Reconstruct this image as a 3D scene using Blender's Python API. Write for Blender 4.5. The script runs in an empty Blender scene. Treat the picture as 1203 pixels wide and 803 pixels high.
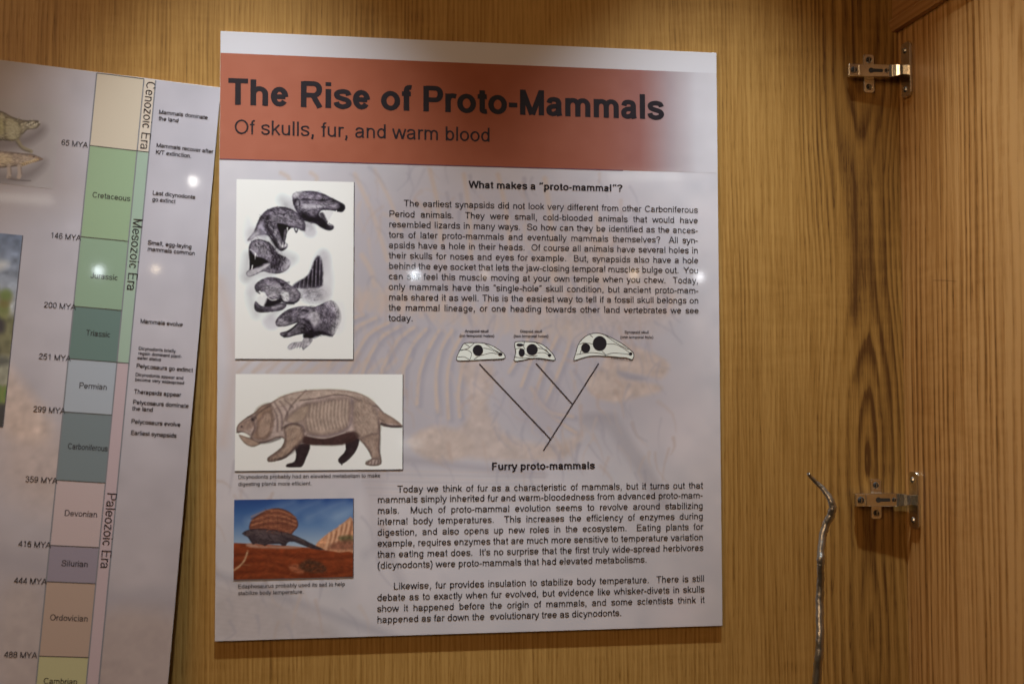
import bpy, bmesh, math, os
import numpy as np
from mathutils import Matrix, Vector

S = bpy.context.scene
COL = S.collection
rng = np.random.default_rng(7)

# ------------------------------------------------------------------ frame of reference
# sign frame: u right, v up, n out of the wall; origin = upper left corner of the large sign.
# world = (u, -n, v + Z0)
Z0 = 1.6
F, CX, CY = 1500.0, 601.5, 401.5                     # focal length and centre, in photo pixels
ROT = np.array([[0.98706031, -0.00231234, 0.16033277],
                [-0.00589714, 0.99869611, 0.05070802],
                [-0.16024097, -0.05099738, 0.98575966]])
CAM = np.array([0.09860115, -0.43624626, 1.4959588])
SW, SH = 0.5985, 0.700                               # size of the large sign (m)
WALL = -0.0056                                       # oak back, behind the sign face

def W(p):
    return Vector((p[0], -p[2], p[1] + Z0))

# ------------------------------------------------------------------ camera
cd = bpy.data.cameras.new('camera')
cam = bpy.data.objects.new('camera', cd); COL.objects.link(cam)
ax = [Vector((r[0], -r[2], r[1])) for r in ROT]
m = Matrix.Identity(4)
for i in range(3):
    for j in range(3):
        m[j][i] = ax[i][j]
m.translation = W(CAM)
cam.matrix_world = m
cd.sensor_fit = 'HORIZONTAL'; cd.sensor_width = 36.0
cd.lens = 36.0 * F / 1203.0
cd.clip_start = 0.05; cd.clip_end = 100
cd.dof.use_dof = True; cd.dof.focus_distance = 1.535; cd.dof.aperture_fstop = 3.5
S.camera = cam

# ------------------------------------------------------------------ world and lamps
wd = bpy.data.worlds.new('World'); S.world = wd; wd.use_nodes = True
bg = wd.node_tree.nodes['Background']
bg.inputs[0].default_value = (1.0, 0.68, 0.42, 1)
bg.inputs[1].default_value = 0.034

def lamp(name, kind, pos, power, color, radius=0.02, target=None, **kw):
    l = bpy.data.lights.new(name, kind); l.energy = power; l.color = color
    if kind in ('POINT', 'SPOT'):
        l.shadow_soft_size = radius
    for k, v in kw.items():
        setattr(l, k, v)
    o = bpy.data.objects.new(name, l); COL.objects.link(o)
    o.location = W(pos)
    if target is not None:
        o.rotation_euler = (W(target) - W(pos)).to_track_quat('-Z', 'Y').to_euler()
    return o

# two canopy lamps in the top of the case, one added warm area fill for the room's light, and far room lamps that glint in the laminate
lamp('canopy_lamp', 'SPOT', (0.03, 0.54, 0.33), 60, (0.87, 0.97, 1.02), 0.014, (0.03, -1.40, 0.0), spot_size=math.radians(58), spot_blend=1.0)
lamp('canopy_lamp', 'SPOT', (0.59, 0.54, 0.33), 54, (0.87, 0.97, 1.02), 0.014, (0.59, -1.40, 0.0), spot_size=math.radians(58), spot_blend=1.0)
lamp('room_fill', 'AREA', (-1.6, 0.5, 2.4), 30, (1.0, 0.66, 0.37), target=(0.2, -0.3, 0), shape='RECTANGLE', size=1.6, size_y=1.0)

S.view_settings.view_transform = 'Standard'; S.view_settings.look = 'None'
S.view_settings.exposure = 0.0; S.view_settings.gamma = 1.0
S.render.engine = 'CYCLES'
S.cycles.use_denoising = True
S.cycles.max_bounces = 6
S.cycles.use_light_tree = False
S.cycles.filter_width = 1.6

# ------------------------------------------------------------------ geometry of the picture planes
def ray(px, py):
    return ROT.T @ np.array([(px - CX) / F, -(py - CY) / F, -1.0])

class Plane:
    def __init__(s, P0, N, roll=0.0):
        s.P0 = np.array(P0, float); N = np.array(N, float); s.N = N / np.linalg.norm(N)
        ex = np.cross([0, 1, 0], s.N); ex /= np.linalg.norm(ex); ey = np.cross(s.N, ex)
        c, k = math.cos(roll), math.sin(roll)
        s.ex = c * ex + k * ey; s.ey = -k * ex + c * ey
    def uv(s, px, py, h=0.0):
        d = ray(px, py); P0 = s.P0 + s.N * h
        p = CAM + d * ((P0 - CAM) @ s.N / (d @ s.N)) - s.P0
        return (float(p @ s.ex), float(p @ s.ey))
    def matrix(s):
        mm = Matrix.Identity(4)
        for i, a in enumerate((s.ex, s.ey, s.N)):
            w = (a[0], -a[2], a[1])
            for j in range(3):
                mm[j][i] = w[j]
        mm.translation = W(s.P0)
        return mm

MAIN = Plane((0, 0, 0), (0, 0, 1))
lam, psi = math.radians(2.2), math.radians(4.0)
_N = (math.sin(psi) * math.cos(lam), math.sin(lam), math.cos(lam) * math.cos(psi))
LEFT = Plane((-0.002, -0.067, -0.0014), _N, math.radians(-4.33))

def wall_uv(px, py, n):
    d = ray(px, py); t = (n - CAM[2]) / d[2]
    p = CAM + d * t
    return p[0], p[1]

# ------------------------------------------------------------------ materials
def srgb(c):
    c = np.asarray(c, float) / 255.0
    return np.where(c <= 0.04045, c / 12.92, ((c + 0.055) / 1.055) ** 2.4)

GAIN = 1.0 / 0.80
def ink_rgb(c):
    return np.clip(srgb(c) * GAIN, 0.004, 0.86)

def mat(name):
    mt = bpy.data.materials.new(name); mt.use_nodes = True
    return mt, mt.node_tree, mt.node_tree.nodes['Principled BSDF']

def laminate(p, rough=0.36):
    p.inputs['Roughness'].default_value = rough
    p.inputs['Specular IOR Level'].default_value = 0.35
    p.inputs['Coat Weight'].default_value = 0.8
    p.inputs['Coat Roughness'].default_value = 0.042
    p.inputs['Coat IOR'].default_value = 1.45

PRINT, nt, p = mat('printed_colour')
at = nt.nodes.new('ShaderNodeAttribute'); at.attribute_name = 'ink'; at.attribute_type = 'GEOMETRY'
nt.links.new(at.outputs['Color'], p.inputs['Base Color']); laminate(p)
vt_ = nt.nodes.new('ShaderNodeVectorTransform'); vt_.vector_type = 'NORMAL'; vt_.convert_from = 'OBJECT'; vt_.convert_to = 'WORLD'
vt_.inputs[0].default_value = (0, 0, 1)              # the dense print grid is one flat sheet
nt.links.new(vt_.outputs[0], p.inputs['Normal']); nt.links.new(vt_.outputs[0], p.inputs['Coat Normal'])

_inks = {}
def flat_ink(c):
    c = tuple(c)
    if c not in _inks:
        mt, nt, p = mat('ink')
        nz = nt.nodes.new('ShaderNodeTexNoise'); nz.inputs['Scale'].default_value = 60
        mx = nt.nodes.new('ShaderNodeMixRGB'); a = ink_rgb(c)
        mx.inputs[1].default_value = (*(a * 0.96), 1); mx.inputs[2].default_value = (*np.clip(a * 1.04, 0, .9), 1)
        nt.links.new(nz.outputs['Fac'], mx.inputs[0]); nt.links.new(mx.outputs[0], p.inputs['Base Color'])
        laminate(p)
        _inks[c] = mt
    return _inks[c]
BLACK = flat_ink((34, 30, 36))

def node(nt, t, **kw):
    n = nt.nodes.new(t)
    for k, v in kw.items():
        setattr(n, k, v)
    return n

def wood(name, axis, xc, light, mid, dark, s=0.0095, d0=0.030, amp=0.034, fz=2.6, contrast=1.0, seed=0.0, fine=1.0, band_tone=0.0, hx=0.0, hw=0.035, far=0.0, soft=1.0):
    """plain sawn oak: growth rings cut by the board, so straight grain far from xc and cathedrals near it"""
    mt, nt, p = mat(name); L = nt.links.new
    tc = node(nt, 'ShaderNodeTexCoord'); sp = node(nt, 'ShaderNodeSeparateXYZ'); L(tc.outputs['Object'], sp.inputs[0])
    x, z = sp.outputs[axis], sp.outputs['Z']
    def M(op, a, b=None, c=None):
        n = node(nt, 'ShaderNodeMath', operation=op)
        for i, q in enumerate((a, b, c)):
            if q is None: continue
            if isinstance(q, (int, float)): n.inputs[i].default_value = q
            else: L(q, n.inputs[i])
        return n.outputs[0]
    def noise(sx, sz, detail=2.0, off=0.0, rough=0.5):
        cv = node(nt, 'ShaderNodeCombineXYZ')
        L(M('MULTIPLY', x, sx), cv.inputs[0]); L(M('MULTIPLY', z, sz), cv.inputs[1]); cv.inputs[2].default_value = off + seed
        n = node(nt, 'ShaderNodeTexNoise'); n.inputs['Scale'].default_value = 1.0
        n.inputs['Detail'].default_value = detail; n.inputs['Roughness'].default_value = rough
        L(cv.outputs[0], n.inputs['Vector']); return n.outputs['Fac']
    def ramp(fac, pts):
        r = node(nt, 'ShaderNodeValToRGB'); e = r.color_ramp.elements
        while len(e) < len(pts): e.new(0.5)
        for k, (pos, v) in zip(e, pts):
            k.position = pos; k.color = (v, v, v, 1)
        L(fac, r.inputs[0]); return r.outputs[0]
    n1 = noise(0.9, fz, 1.0, 3.1)
    d = M('ADD', M('MULTIPLY', M('SUBTRACT', n1, 0.5), amp * 4), d0)
    warp = M('MULTIPLY', M('SUBTRACT', noise(7, 1.3, 2.0, 9.7), 0.5), 0.030)
    wig = M('MULTIPLY', M('SUBTRACT', noise(40, 14, 2.0, 5.2), 0.5), 0.0035)
    dx = M('ADD', M('ADD', M('SUBTRACT', x, xc), warp), wig)
    r = M('SQRT', M('ADD', M('MULTIPLY', dx, dx), M('MULTIPLY', d, d)))
    rr = M('ADD', M('ADD', M('DIVIDE', r, s), M('MULTIPLY', M('MAXIMUM', M('SUBTRACT', r, 0.05), 0.0), far)), M('MULTIPLY', noise(26, 0.5, 3.0, 1.3), 3.0))
    f = M('FRACT', rr)
    ring = ramp(f, [(0.0, 0.30), (0.16, 0.0), (0.38, 0.16), (0.62, 0.62), (0.80, 1.0), (0.92, 0.80), (1.0, 0.30)])
    vary = ramp(noise(24, 2.0, 3.0, 14.0, .6), [(0.28, 0.15), (0.70, 1.0)])
    if far: vary = M('MULTIPLY', vary, M('SUBTRACT', 1.0, M('MULTIPLY', M('MINIMUM', M('MAXIMUM', M('DIVIDE', M('SUBTRACT', r, .04), .05), 0.0), 1.0), .52)))
    ring = M('MULTIPLY', ring, vary)
    streak = ramp(noise(430, 11, 3.0, 2.0, 0.6), [(0.36, 1.0), (0.60, 0.0)])
    pore = ramp(noise(900, 42, 2.0, 6.0, 0.5), [(0.33, 1.0), (0.42, 0.0)])
    midst = noise(120, 2.2, 3.0, 8.0, 0.6)
    big = noise(5, 0.9, 2.0, 4.0)
    fac = M('ADD', M('MULTIPLY', ring, 0.78 * contrast), M('MULTIPLY', streak, 0.20 * fine))
    fac = M('ADD', fac, M('MULTIPLY', M('SUBTRACT', midst, 0.5), 0.55 * fine))
    fac = M('ADD', fac, M('MULTIPLY', M('SUBTRACT', big, 0.5), 0.45))
    fac = M('ADD', fac, M('MULTIPLY', M('MULTIPLY', pore, M('ADD', ring, 0.35)), 0.30 * fine))
    tiger = M('MULTIPLY', M('SUBTRACT', noise(16, 75, 2.0, 21.0, .6), 0.5), ramp(noise(6, 2.5, 2.0, 31.0), [(0.40, 0.0), (0.62, 1.0)]))
    fac = M('ADD', fac, M('MULTIPLY', tiger, 0.38))
    if band_tone:                                         # vertical band, darker for positive values, paler for negative
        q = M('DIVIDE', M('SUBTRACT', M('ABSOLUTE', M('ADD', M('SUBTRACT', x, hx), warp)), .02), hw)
        fac = M('ADD', fac, M('MULTIPLY', M('SUBTRACT', 1.0, M('MINIMUM', M('MAXIMUM', q, 0.0), 1.0)), band_tone))
    cr = node(nt, 'ShaderNodeValToRGB'); e = cr.color_ramp.elements; e.new(0.5)
    for k, (pos, c) in zip(e, ((0.0, light), (0.45, mid), (1.0, dark))):
        k.position = pos; k.color = (*c, 1)
    L(fac, cr.inputs[0]); L(cr.outputs[0], p.inputs['Base Color'])
    p.inputs['Specular IOR Level'].default_value = 0.35
    L(M('ADD', M('MULTIPLY', fac, 0.12), 0.38), p.inputs['Roughness'])
    b = node(nt, 'ShaderNodeBump'); b.inputs['Strength'].default_value = 0.25; b.inputs['Distance'].default_value = 0.0004
    L(M('SUBTRACT', 1.0, M('ADD', M('MULTIPLY', streak, .5), pore)), b.inputs['Height']); L(b.outputs[0], p.inputs['Normal'])
    return mt

def metal(name, col, rough, aniso=None):
    mt, nt, p = mat(name)
    p.inputs['Metallic'].default_value = 1.0
    nz = node(nt, 'ShaderNodeTexNoise'); nz.inputs['Scale'].default_value = 90; nz.inputs['Detail'].default_value = 2
    tc = node(nt, 'ShaderNodeTexCoord'); nt.links.new(tc.outputs['Object'], nz.inputs['Vector'])
    mx = node(nt, 'ShaderNodeMixRGB'); c = np.array(col)
    mx.inputs[1].default_value = (*(c * .88), 1); mx.inputs[2].default_value = (*np.clip(c * 1.08, 0, 1), 1)
    nt.links.new(nz.outputs['Fac'], mx.inputs[0]); nt.links.new(mx.outputs[0], p.inputs['Base Color'])
    mr = node(nt, 'ShaderNodeMapRange'); mr.inputs[3].default_value = rough * .85; mr.inputs[4].default_value = rough * 1.15
    nt.links.new(nz.outputs['Fac'], mr.inputs[0]); nt.links.new(mr.outputs[0], p.inputs['Roughness'])
    return mt

def plain(name, col, rough):
    mt, nt, p = mat(name)
    nz = node(nt, 'ShaderNodeTexNoise'); nz.inputs['Scale'].default_value = 90
    mx = node(nt, 'ShaderNodeMixRGB'); c = np.array(col)
    mx.inputs[1].default_value = (*(c * .9), 1); mx.inputs[2].default_value = (*np.clip(c * 1.1, 0, 1), 1)
    nt.links.new(nz.outputs['Fac'], mx.inputs[0]); nt.links.new(mx.outputs[0], p.inputs['Base Color'])
    p.inputs['Roughness'].default_value = rough
    return mt

# ------------------------------------------------------------------ object helpers
def link(o, parent=None):
    COL.objects.link(o)
    if parent is not None: o.parent = parent
    return o
def tag(o, label, cat, group=None):
    o['label'] = label; o['category'] = cat
    if group: o['group'] = group
    return o
def empty(name, mw):
    o = bpy.data.objects.new(name, None); COL.objects.link(o); o.matrix_world = mw; o.empty_display_size = .05
    return o
def mesh_obj(name, verts, faces, mats, parent=None, mi=None, smooth=False):
    me = bpy.data.meshes.new(name); me.from_pydata([tuple(v) for v in verts], [], faces)
    for k in (mats if isinstance(mats, (list, tuple)) else [mats]): me.materials.append(k)
    if mi is not None: me.polygons.foreach_set('material_index', mi)
    if smooth: me.polygons.foreach_set('use_smooth', [True] * len(me.polygons))
    me.update()
    return link(bpy.data.objects.new(name, me), parent)
def bm_obj(name, bm, mats, parent=None, bevel=0.0, seg=2, smooth=False):
    if bevel:
        bmesh.ops.bevel(bm, geom=list(bm.edges), offset=bevel, segments=seg, affect='EDGES', profile=.5)
    bmesh.ops.recalc_face_normals(bm, faces=bm.faces)
    me = bpy.data.meshes.new(name); bm.to_mesh(me); bm.free()
    for k in (mats if isinstance(mats, (list, tuple)) else [mats]): me.materials.append(k)
    if smooth: me.polygons.foreach_set('use_smooth', [True] * len(me.polygons))
    return link(bpy.data.objects.new(name, me), parent)
def add_box(bm, x0, x1, y0, y1, z0, z1):
    vs = [bm.verts.new(c) for c in ((x0,y0,z0),(x1,y0,z0),(x1,y1,z0),(x0,y1,z0),(x0,y0,z1),(x1,y0,z1),(x1,y1,z1),(x0,y1,z1))]
    for f in ((0,3,2,1),(4,5,6,7),(0,1,5,4),(1,2,6,5),(2,3,7,6),(3,0,4,7)):
        bm.faces.new([vs[i] for i in f])
def add_prism(bm, prof, y0, y1, plane='xz'):
    """extrude a profile; plane xz -> along y, xy -> along z, yz -> along x"""
    def P(a, b, h):
        return {'xz': (a, h, b), 'xy': (a, b, h), 'yz': (h, a, b)}[plane]
    A = [bm.verts.new(P(a, b, y0)) for a, b in prof]; B = [bm.verts.new(P(a, b, y1)) for a, b in prof]
    bm.faces.new(A[::-1]); bm.faces.new(B); n = len(prof)
    for i in range(n):
        bm.faces.new((A[i], A[(i+1) % n], B[(i+1) % n], B[i]))
def rect(name, plane_pts, h, material, parent):
    return mesh_obj(name, [(a, b, h) for a, b in plane_pts], [(0, 1, 2, 3)], material, parent)

# ------------------------------------------------------------------ lettering: a stroke alphabet with grotesque proportions
AR = dict(zip('abcdefghijklmnopqrstuvwxyz', (556,556,500,556,556,278,556,556,222,222,500,222,833,556,556,556,556,333,500,278,556,500,722,500,500,500)))
AR.update(zip('ABCDEFGHIJKLMNOPQRSTUVWXYZ', (667,667,722,722,667,611,778,722,278,500,667,556,833,722,778,667,778,722,667,611,722,667,944,667,667,611)))
AR.update({d: 556 for d in '0123456789'}); AR.update({' ':278,'.':278,',':278,'-':333,'(':333,')':333,'?':556,"'":191,'“':333,'”':333,'/':278})
AB = dict(zip('abcdefghijklmnopqrstuvwxyz', (556,611,556,611,556,333,611,611,278,278,556,278,889,611,611,611,611,389,556,333,611,556,778,556,556,500)))
AB.update(zip('ABCDEFGHIJKLMNOPQRSTUVWXYZ', (722,722,722,722,667,611,778,722,278,556,722,611,833,722,778,667,778,722,667,611,722,667,944,667,667,611)))
AB.update({d: 556 for d in '0123456789'}); AB.update({' ':278,'.':278,',':278,'-':333,'(':333,')':333,'?':611,"'":238,'“':500,'”':500,'/':278})

def cr(pts, n=5, closed=False):
    p = np.array(pts, float); out = []; N = len(p)
    rngi = range(N) if closed else range(N - 1)
    for i in rngi:
        if closed: a, b, c, d = p[(i-1) % N], p[i], p[(i+1) % N], p[(i+2) % N]
        else: a, b, c, d = p[max(i-1, 0)], p[i], p[i+1], p[min(i+2, N-1)]
        for t in np.arange(n) / n:
            out.append(.5 * ((2*b) + (-a+c)*t + (2*a-5*b+4*c-d)*t*t + (-a+3*b-3*c+d)*t**3))
    if not closed: out.append(p[-1])
    return [tuple(q) for q in out]
def arc(cx, cy, rx, ry, a0, a1, n=None):
    n = n or max(4, int(abs(a1 - a0) / 18))
    return [(cx + rx * math.cos(math.radians(a0 + (a1-a0)*i/n)), cy + ry * math.sin(math.radians(a0 + (a1-a0)*i/n))) for i in range(n + 1)]
def l(*p): return list(p)
def E(cx, cy, rx, ry): return arc(cx, cy, rx, ry, 0, 360, 20)
DOT = lambda x, y=0: l((x, y), (x, y + 100))
def arch(xa, xb, ya=320):
    return arc((xa+xb)/2, ya, (xb-xa)/2, 475-ya, 180, 0, 9) + [(xb, 0)]
_sixtail = cr([(455,555),(405,655),(295,680),(175,620),(108,480),(92,330),(95,225)])
G = {
 'a': [cr([(86,362),(120,443),(200,477),(290,477),(385,450),(424,370)]) + [(424,120)] + cr([(424,110),(432,48),(455,0)],3), cr([(424,290),(300,272),(180,256),(102,212),(82,150),(105,75),(180,38),(265,42),(360,85),(412,150),(424,230)],4)],
 'b': [l((112,0),(112,716)), E(288,258,176,220)], 'c': [arc(262,258,178,220,38,322)],
 'd': [l((444,0),(444,716)), E(268,258,176,220)], 'e': [arc(278,258,194,220,0,326), l((92,258),(472,258))],
 'f': [cr([(270,670),(215,676),(160,645),(140,570)]) + [(140,0)], l((18,482),(255,482))],
 'g': [E(266,262,178,216), l((442,519),(442,20)) + cr([(442,10),(428,-95),(370,-150),(270,-168),(165,-150),(105,-85)])[1:]],
 'h': [l((112,0),(112,716)), arch(112,444)], 'i': [l((111,0),(111,519)), DOT(111,616)],
 'j': [l((111,519),(111,-60)) + cr([(111,-80),(95,-148),(40,-170),(0,-160)])[1:], DOT(111,616)],
 'k': [l((112,0),(112,716)), l((445,519),(130,205)), l((230,310),(462,0))], 'l': [l((111,0),(111,716))],
 'm': [l((112,0),(112,519)), arch(112,416), arch(416,720)], 'n': [l((112,0),(112,519)), arch(112,444)],
 'o': [E(278,258,196,222)], 'p': [l((112,-210),(112,519)), E(288,258,176,220)], 'q': [l((444,-210),(444,519)), E(268,258,176,220)],
 'r': [l((112,0),(112,519)), cr([(112,320),(140,420),(200,470),(265,474),(335,458)])],
 's': [cr([(425,368),(390,448),(300,478),(210,476),(120,445),(88,385),(125,310),(250,266),(375,225),(428,150),(385,68),(290,36),(205,36),(110,80),(75,165)],4)],
 't': [l((140,670),(140,120)) + cr([(140,110),(155,52),(200,36),(265,42)])[1:], l((18,482),(262,482))],
 'u': [l((112,519),(112,200)) + arc(278,200,166,160,180,360,9)[1:], l((444,519),(444,0))],
 'v': [l((38,519),(243,8)), l((462,519),(257,8))], 'w': [l((36,519),(190,8)), l((196,8),(361,510)), l((361,510),(526,8)), l((532,8),(686,519))],
 'x': [l((40,519),(462,0)), l((455,519),(35,0))], 'y': [l((38,519),(248,12)), l((462,519),(225,-90)) + cr([(225,-90),(180,-155),(110,-172),(50,-160)])[1:]],
 'z': [l((50,482),(445,482)), l((430,470),(65,45)), l((40,36),(460,36))],
 'A': [l((40,0),(322,712)), l((627,0),(345,712)), l((140,245),(527,245))],
 'B': [l((120,0),(120,716)), l((120,680),(350,680)) + arc(360,532,170,148,90,-90)[1:] + [(120,384)], [(360,384)] + arc(390,212,185,174,88,-90) + [(120,36)]],
 'C': [arc(378,358,282,322,40,320)], 'D': [l((125,0),(125,716)), l((125,680),(330,680)) + arc(335,358,295,322,90,-90,12) + [(125,36)]],
 'E': [l((125,0),(125,716)), l((125,680),(610,680)), l((125,372),(580,372)), l((125,36),(620,36))],
 'F': [l((125,0),(125,716)), l((125,680),(570,680)), l((125,355),(510,355))],
 'G': [arc(395,358,300,322,45,325) + [(640,330)], l((410,335),(690,335))],
 'H': [l((125,0),(125,716)), l((597,0),(597,716)), l((125,372),(597,372))], 'I': [l((139,0),(139,716))],
 'J': [l((385,716),(385,200)) + cr([(385,190),(360,85),(250,34),(130,70),(85,205)])[1:]],
 'K': [l((122,0),(122,716)), l((610,716),(125,240)), l((275,390),(640,0))], 'L': [l((120,0),(120,716)), l((120,36),(530,36))],
 'M': [l((118,0),(118,716)), l((715,0),(715,716)), l((118,705),(408,10)), l((715,705),(425,10))],
 'N': [l((122,0),(122,716)), l((600,0),(600,716)), l((125,700),(597,16))], 'O': [E(389,358,300,322)],
 'P': [l((125,0),(125,716)), l((125,680),(420,680)) + arc(430,505,165,175,90,-90) + [(125,330)]],
 'Q': [E(389,358,300,322), l((450,170),(690,0))],
 'R': [l((125,0),(125,716)), l((125,680),(440,680)) + arc(440,508,175,172,90,-90) + [(125,336)], l((420,330),(640,0))],
 'S': [cr([(575,510),(520,630),(400,680),(290,680),(150,635),(105,530),(160,435),(333,374),(520,310),(580,200),(520,85),(390,36),(280,36),(130,90),(78,235)],4)],
 'T': [l((305,0),(305,716)), l((22,680),(590,680))], 'U': [l((122,716),(122,260)) + arc(360,260,238,222,180,360,10)[1:] + [(598,716)]],
 'V': [l((36,716),(325,8)), l((631,716),(342,8))], 'W': [l((40,716),(235,8)), l((243,8),(465,708)), l((479,708),(701,8)), l((709,8),(904,716))],
 'X': [l((50,716),(620,0)), l((610,716),(45,0))], 'Y': [l((35,716),(333,330)), l((632,716),(333,330)), l((333,350),(333,0))],
 'Z': [l((60,680),(560,680)), l((545,660),(60,60)), l((40,36),(580,36))],
 '0': [E(278,358,194,322)], '1': [l((330,0),(330,716)), l((330,700),(135,545))],
 '2': [cr([(85,505),(130,630),(270,680),(400,640),(455,520),(400,400),(250,250),(125,125),(70,45)]), l((55,36),(505,36))],
 '3': [cr([(90,535),(150,645),(265,680),(400,630),(428,520),(370,412),(240,375)]), cr([(240,375),(400,345),(464,210),(400,85),(265,36),(140,75),(78,190)])],
 '4': [l((400,0),(400,716)), l((400,700),(55,205)), l((25,205),(525,205))],
 '5': [l((475,680),(150,680)), l((158,690),(108,345)), cr([(98,345),(190,430),(290,450),(420,390),(468,240),(410,95),(270,36),(150,70),(75,190)])],
 '6': [E(286,232,188,196), _sixtail], '7': [l((50,680),(500,680)), cr([(495,670),(360,480),(250,220),(215,0)])],
 '8': [E(278,530,172,150), E(278,208,198,172)], '9': [[(556-x, 716-y) for x, y in q] for q in (E(286,232,188,196), _sixtail)],
 '.': [DOT(139)], ',': [DOT(139), l((150,20),(105,-140))], '-': [l((35,262),(298,262))],
 '(': [cr([(285,730),(160,560),(112,260),(160,-40),(285,-205)])], ')': [cr([(48,730),(173,560),(221,260),(173,-40),(48,-205)])],
 '?': [cr([(88,520),(130,635),(275,680),(405,640),(455,540),(400,430),(305,345),(278,190)]), DOT(278)],
 "'": [l((95,716),(95,470))], '“': [l((135,716),(85,540)), l((275,716),(225,540))], '”': [l((85,540),(135,716))[::-1], l((225,540),(275,716))[::-1]],
 '/': [l((10,-12),(268,726))],
}

class Ink:
    """collects stroke ribbons as one flat mesh"""
    def __init__(s): s.v = []; s.f = []; s.mi = []; s.k = 0
    def ribbon(s, pts, sx, sy, h, mi=0):
        P = [pts[0]]
        for q in pts[1:]:
            if abs(q[0]-P[-1][0]) + abs(q[1]-P[-1][1]) > 1e-9: P.append(q)
        if len(P) < 2: return
        p = np.array(P, float); closed = np.hypot(*(p[0]-p[-1])) < 1e-7
        if closed: p = p[:-1]
        n = len(p); s.k += 1; hh = h + 4e-6 * (s.k % 5); b = len(s.v)
        nx = np.roll(p, -1, 0) - p; pv = p - np.roll(p, 1, 0)
        if not closed: nx[-1] = pv[-1]; pv[0] = nx[0]
        nx /= np.hypot(nx[:,0], nx[:,1])[:,None]; pv /= np.hypot(pv[:,0], pv[:,1])[:,None]
        t = nx + pv; t /= np.maximum(np.hypot(t[:,0], t[:,1]), 1e-9)[:,None]
        nm = np.stack([-t[:,1], t[:,0]], 1); c = np.maximum(np.abs((nm * np.stack([-nx[:,1], nx[:,0]],1)).sum(1)), 0.45)
        off = nm / c[:,None] * np.array([sx, sy])
        for i in range(n):
            s.v.append((*(p[i]+off[i]), hh)); s.v.append((*(p[i]-off[i]), hh))
        for i in range(n if closed else n - 1):
            j = (i + 1) % n
            s.f.append((b+2*i, b+2*i+1, b+2*j+1, b+2*j)); s.mi.append(mi)
    def polygon(s, pts, h, mi=0):
        s.k += 1; b = len(s.v)
        s.v += [(a, c, h + 4e-6 * (s.k % 5)) for a, c in pts]
        s.f.append(tuple(range(b, b + len(pts)))); s.mi.append(mi)
    def build(s, name, mats, parent):
        return mesh_obj(name, s.v, s.f, mats, parent, s.mi)

LV_R = [-210,-168,0,36,478,519,680,716]
def glyph(ch, bold):
    src = G.get(ch, [])
    if not bold: return src, 45, 38
    a, b = AR[ch], AB[ch]; sx, sy = 70, 56
    lv = [-210,-210+sy,0,sy,525-sy,525,716-sy,716]
    kx = (b/2 - 46 - sx) / (a/2 - 50 - 45) if a > 250 else 1.0
    if ch in 'AMTVWYvwxyKk/-?“”': kx = b / a
    if ch == 'M': kx = (b/2-60-sx)/(a/2-118)
    return [[((x-a/2)*kx + b/2, float(np.interp(y, LV_R, lv))) for x, y in q] for q in src], sx, sy
def adv(s, bold): return sum((AB if bold else AR)[c] for c in s)

def put_text(ink, s, x, y, em, bold=False, h=4e-4, width=None, justify=False, rot=0.0, weight=1.0):
    """baseline starts at (x, y); width fits the line: stretching spaces (justify) or letters"""
    k = em / 1000.0; hs = 1.0; extra = 0.0; nat = adv(s, bold) * k
    if width:
        if justify and s.count(' '):
            extra = (width - nat) / s.count(' ')
            if extra < -0.1 * em: extra = -0.1 * em; hs = (width - extra * s.count(' ')) / nat
        else: hs = width / nat
    c, q = math.cos(rot), math.sin(rot); cxp = 0.0
    for ch in s:
        st, sx, sy = glyph(ch, bold)
        sx *= weight; sy *= weight
        for pl in st:
            pts = [(cxp + X * k * hs, Y * k) for X, Y in pl]
            pts = [(x + a * c - b * q, y + a * q + b * c) for a, b in pts]
            if rot: ink.ribbon(pts, sy * k, sx * k * hs, h)
            else: ink.ribbon(pts, sx * k * hs, sy * k, h)
        cxp += (AB if bold else AR)[ch] * k * hs + (extra if ch == ' ' else 0.0)

def fit_line(ink, pl, s, p0, p1x, bold=False, em=None, h=4e-4, justify=False, weight=1.0, dy=0.0):
    """line whose baseline starts at photo point p0 and ends at photo x p1x"""
    x0, y0 = pl.uv(*p0); x1, _ = pl.uv(p1x, p0[1])
    lb = 0.05 * (em or 0.011)
    w = x1 - x0 + 2 * lb
    if em is None: em = w / adv(s, bold) * 1000
    put_text(ink, s, x0 - lb, y0 + dy, em, bold, h, w, justify, weight=weight)
    return em

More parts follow.
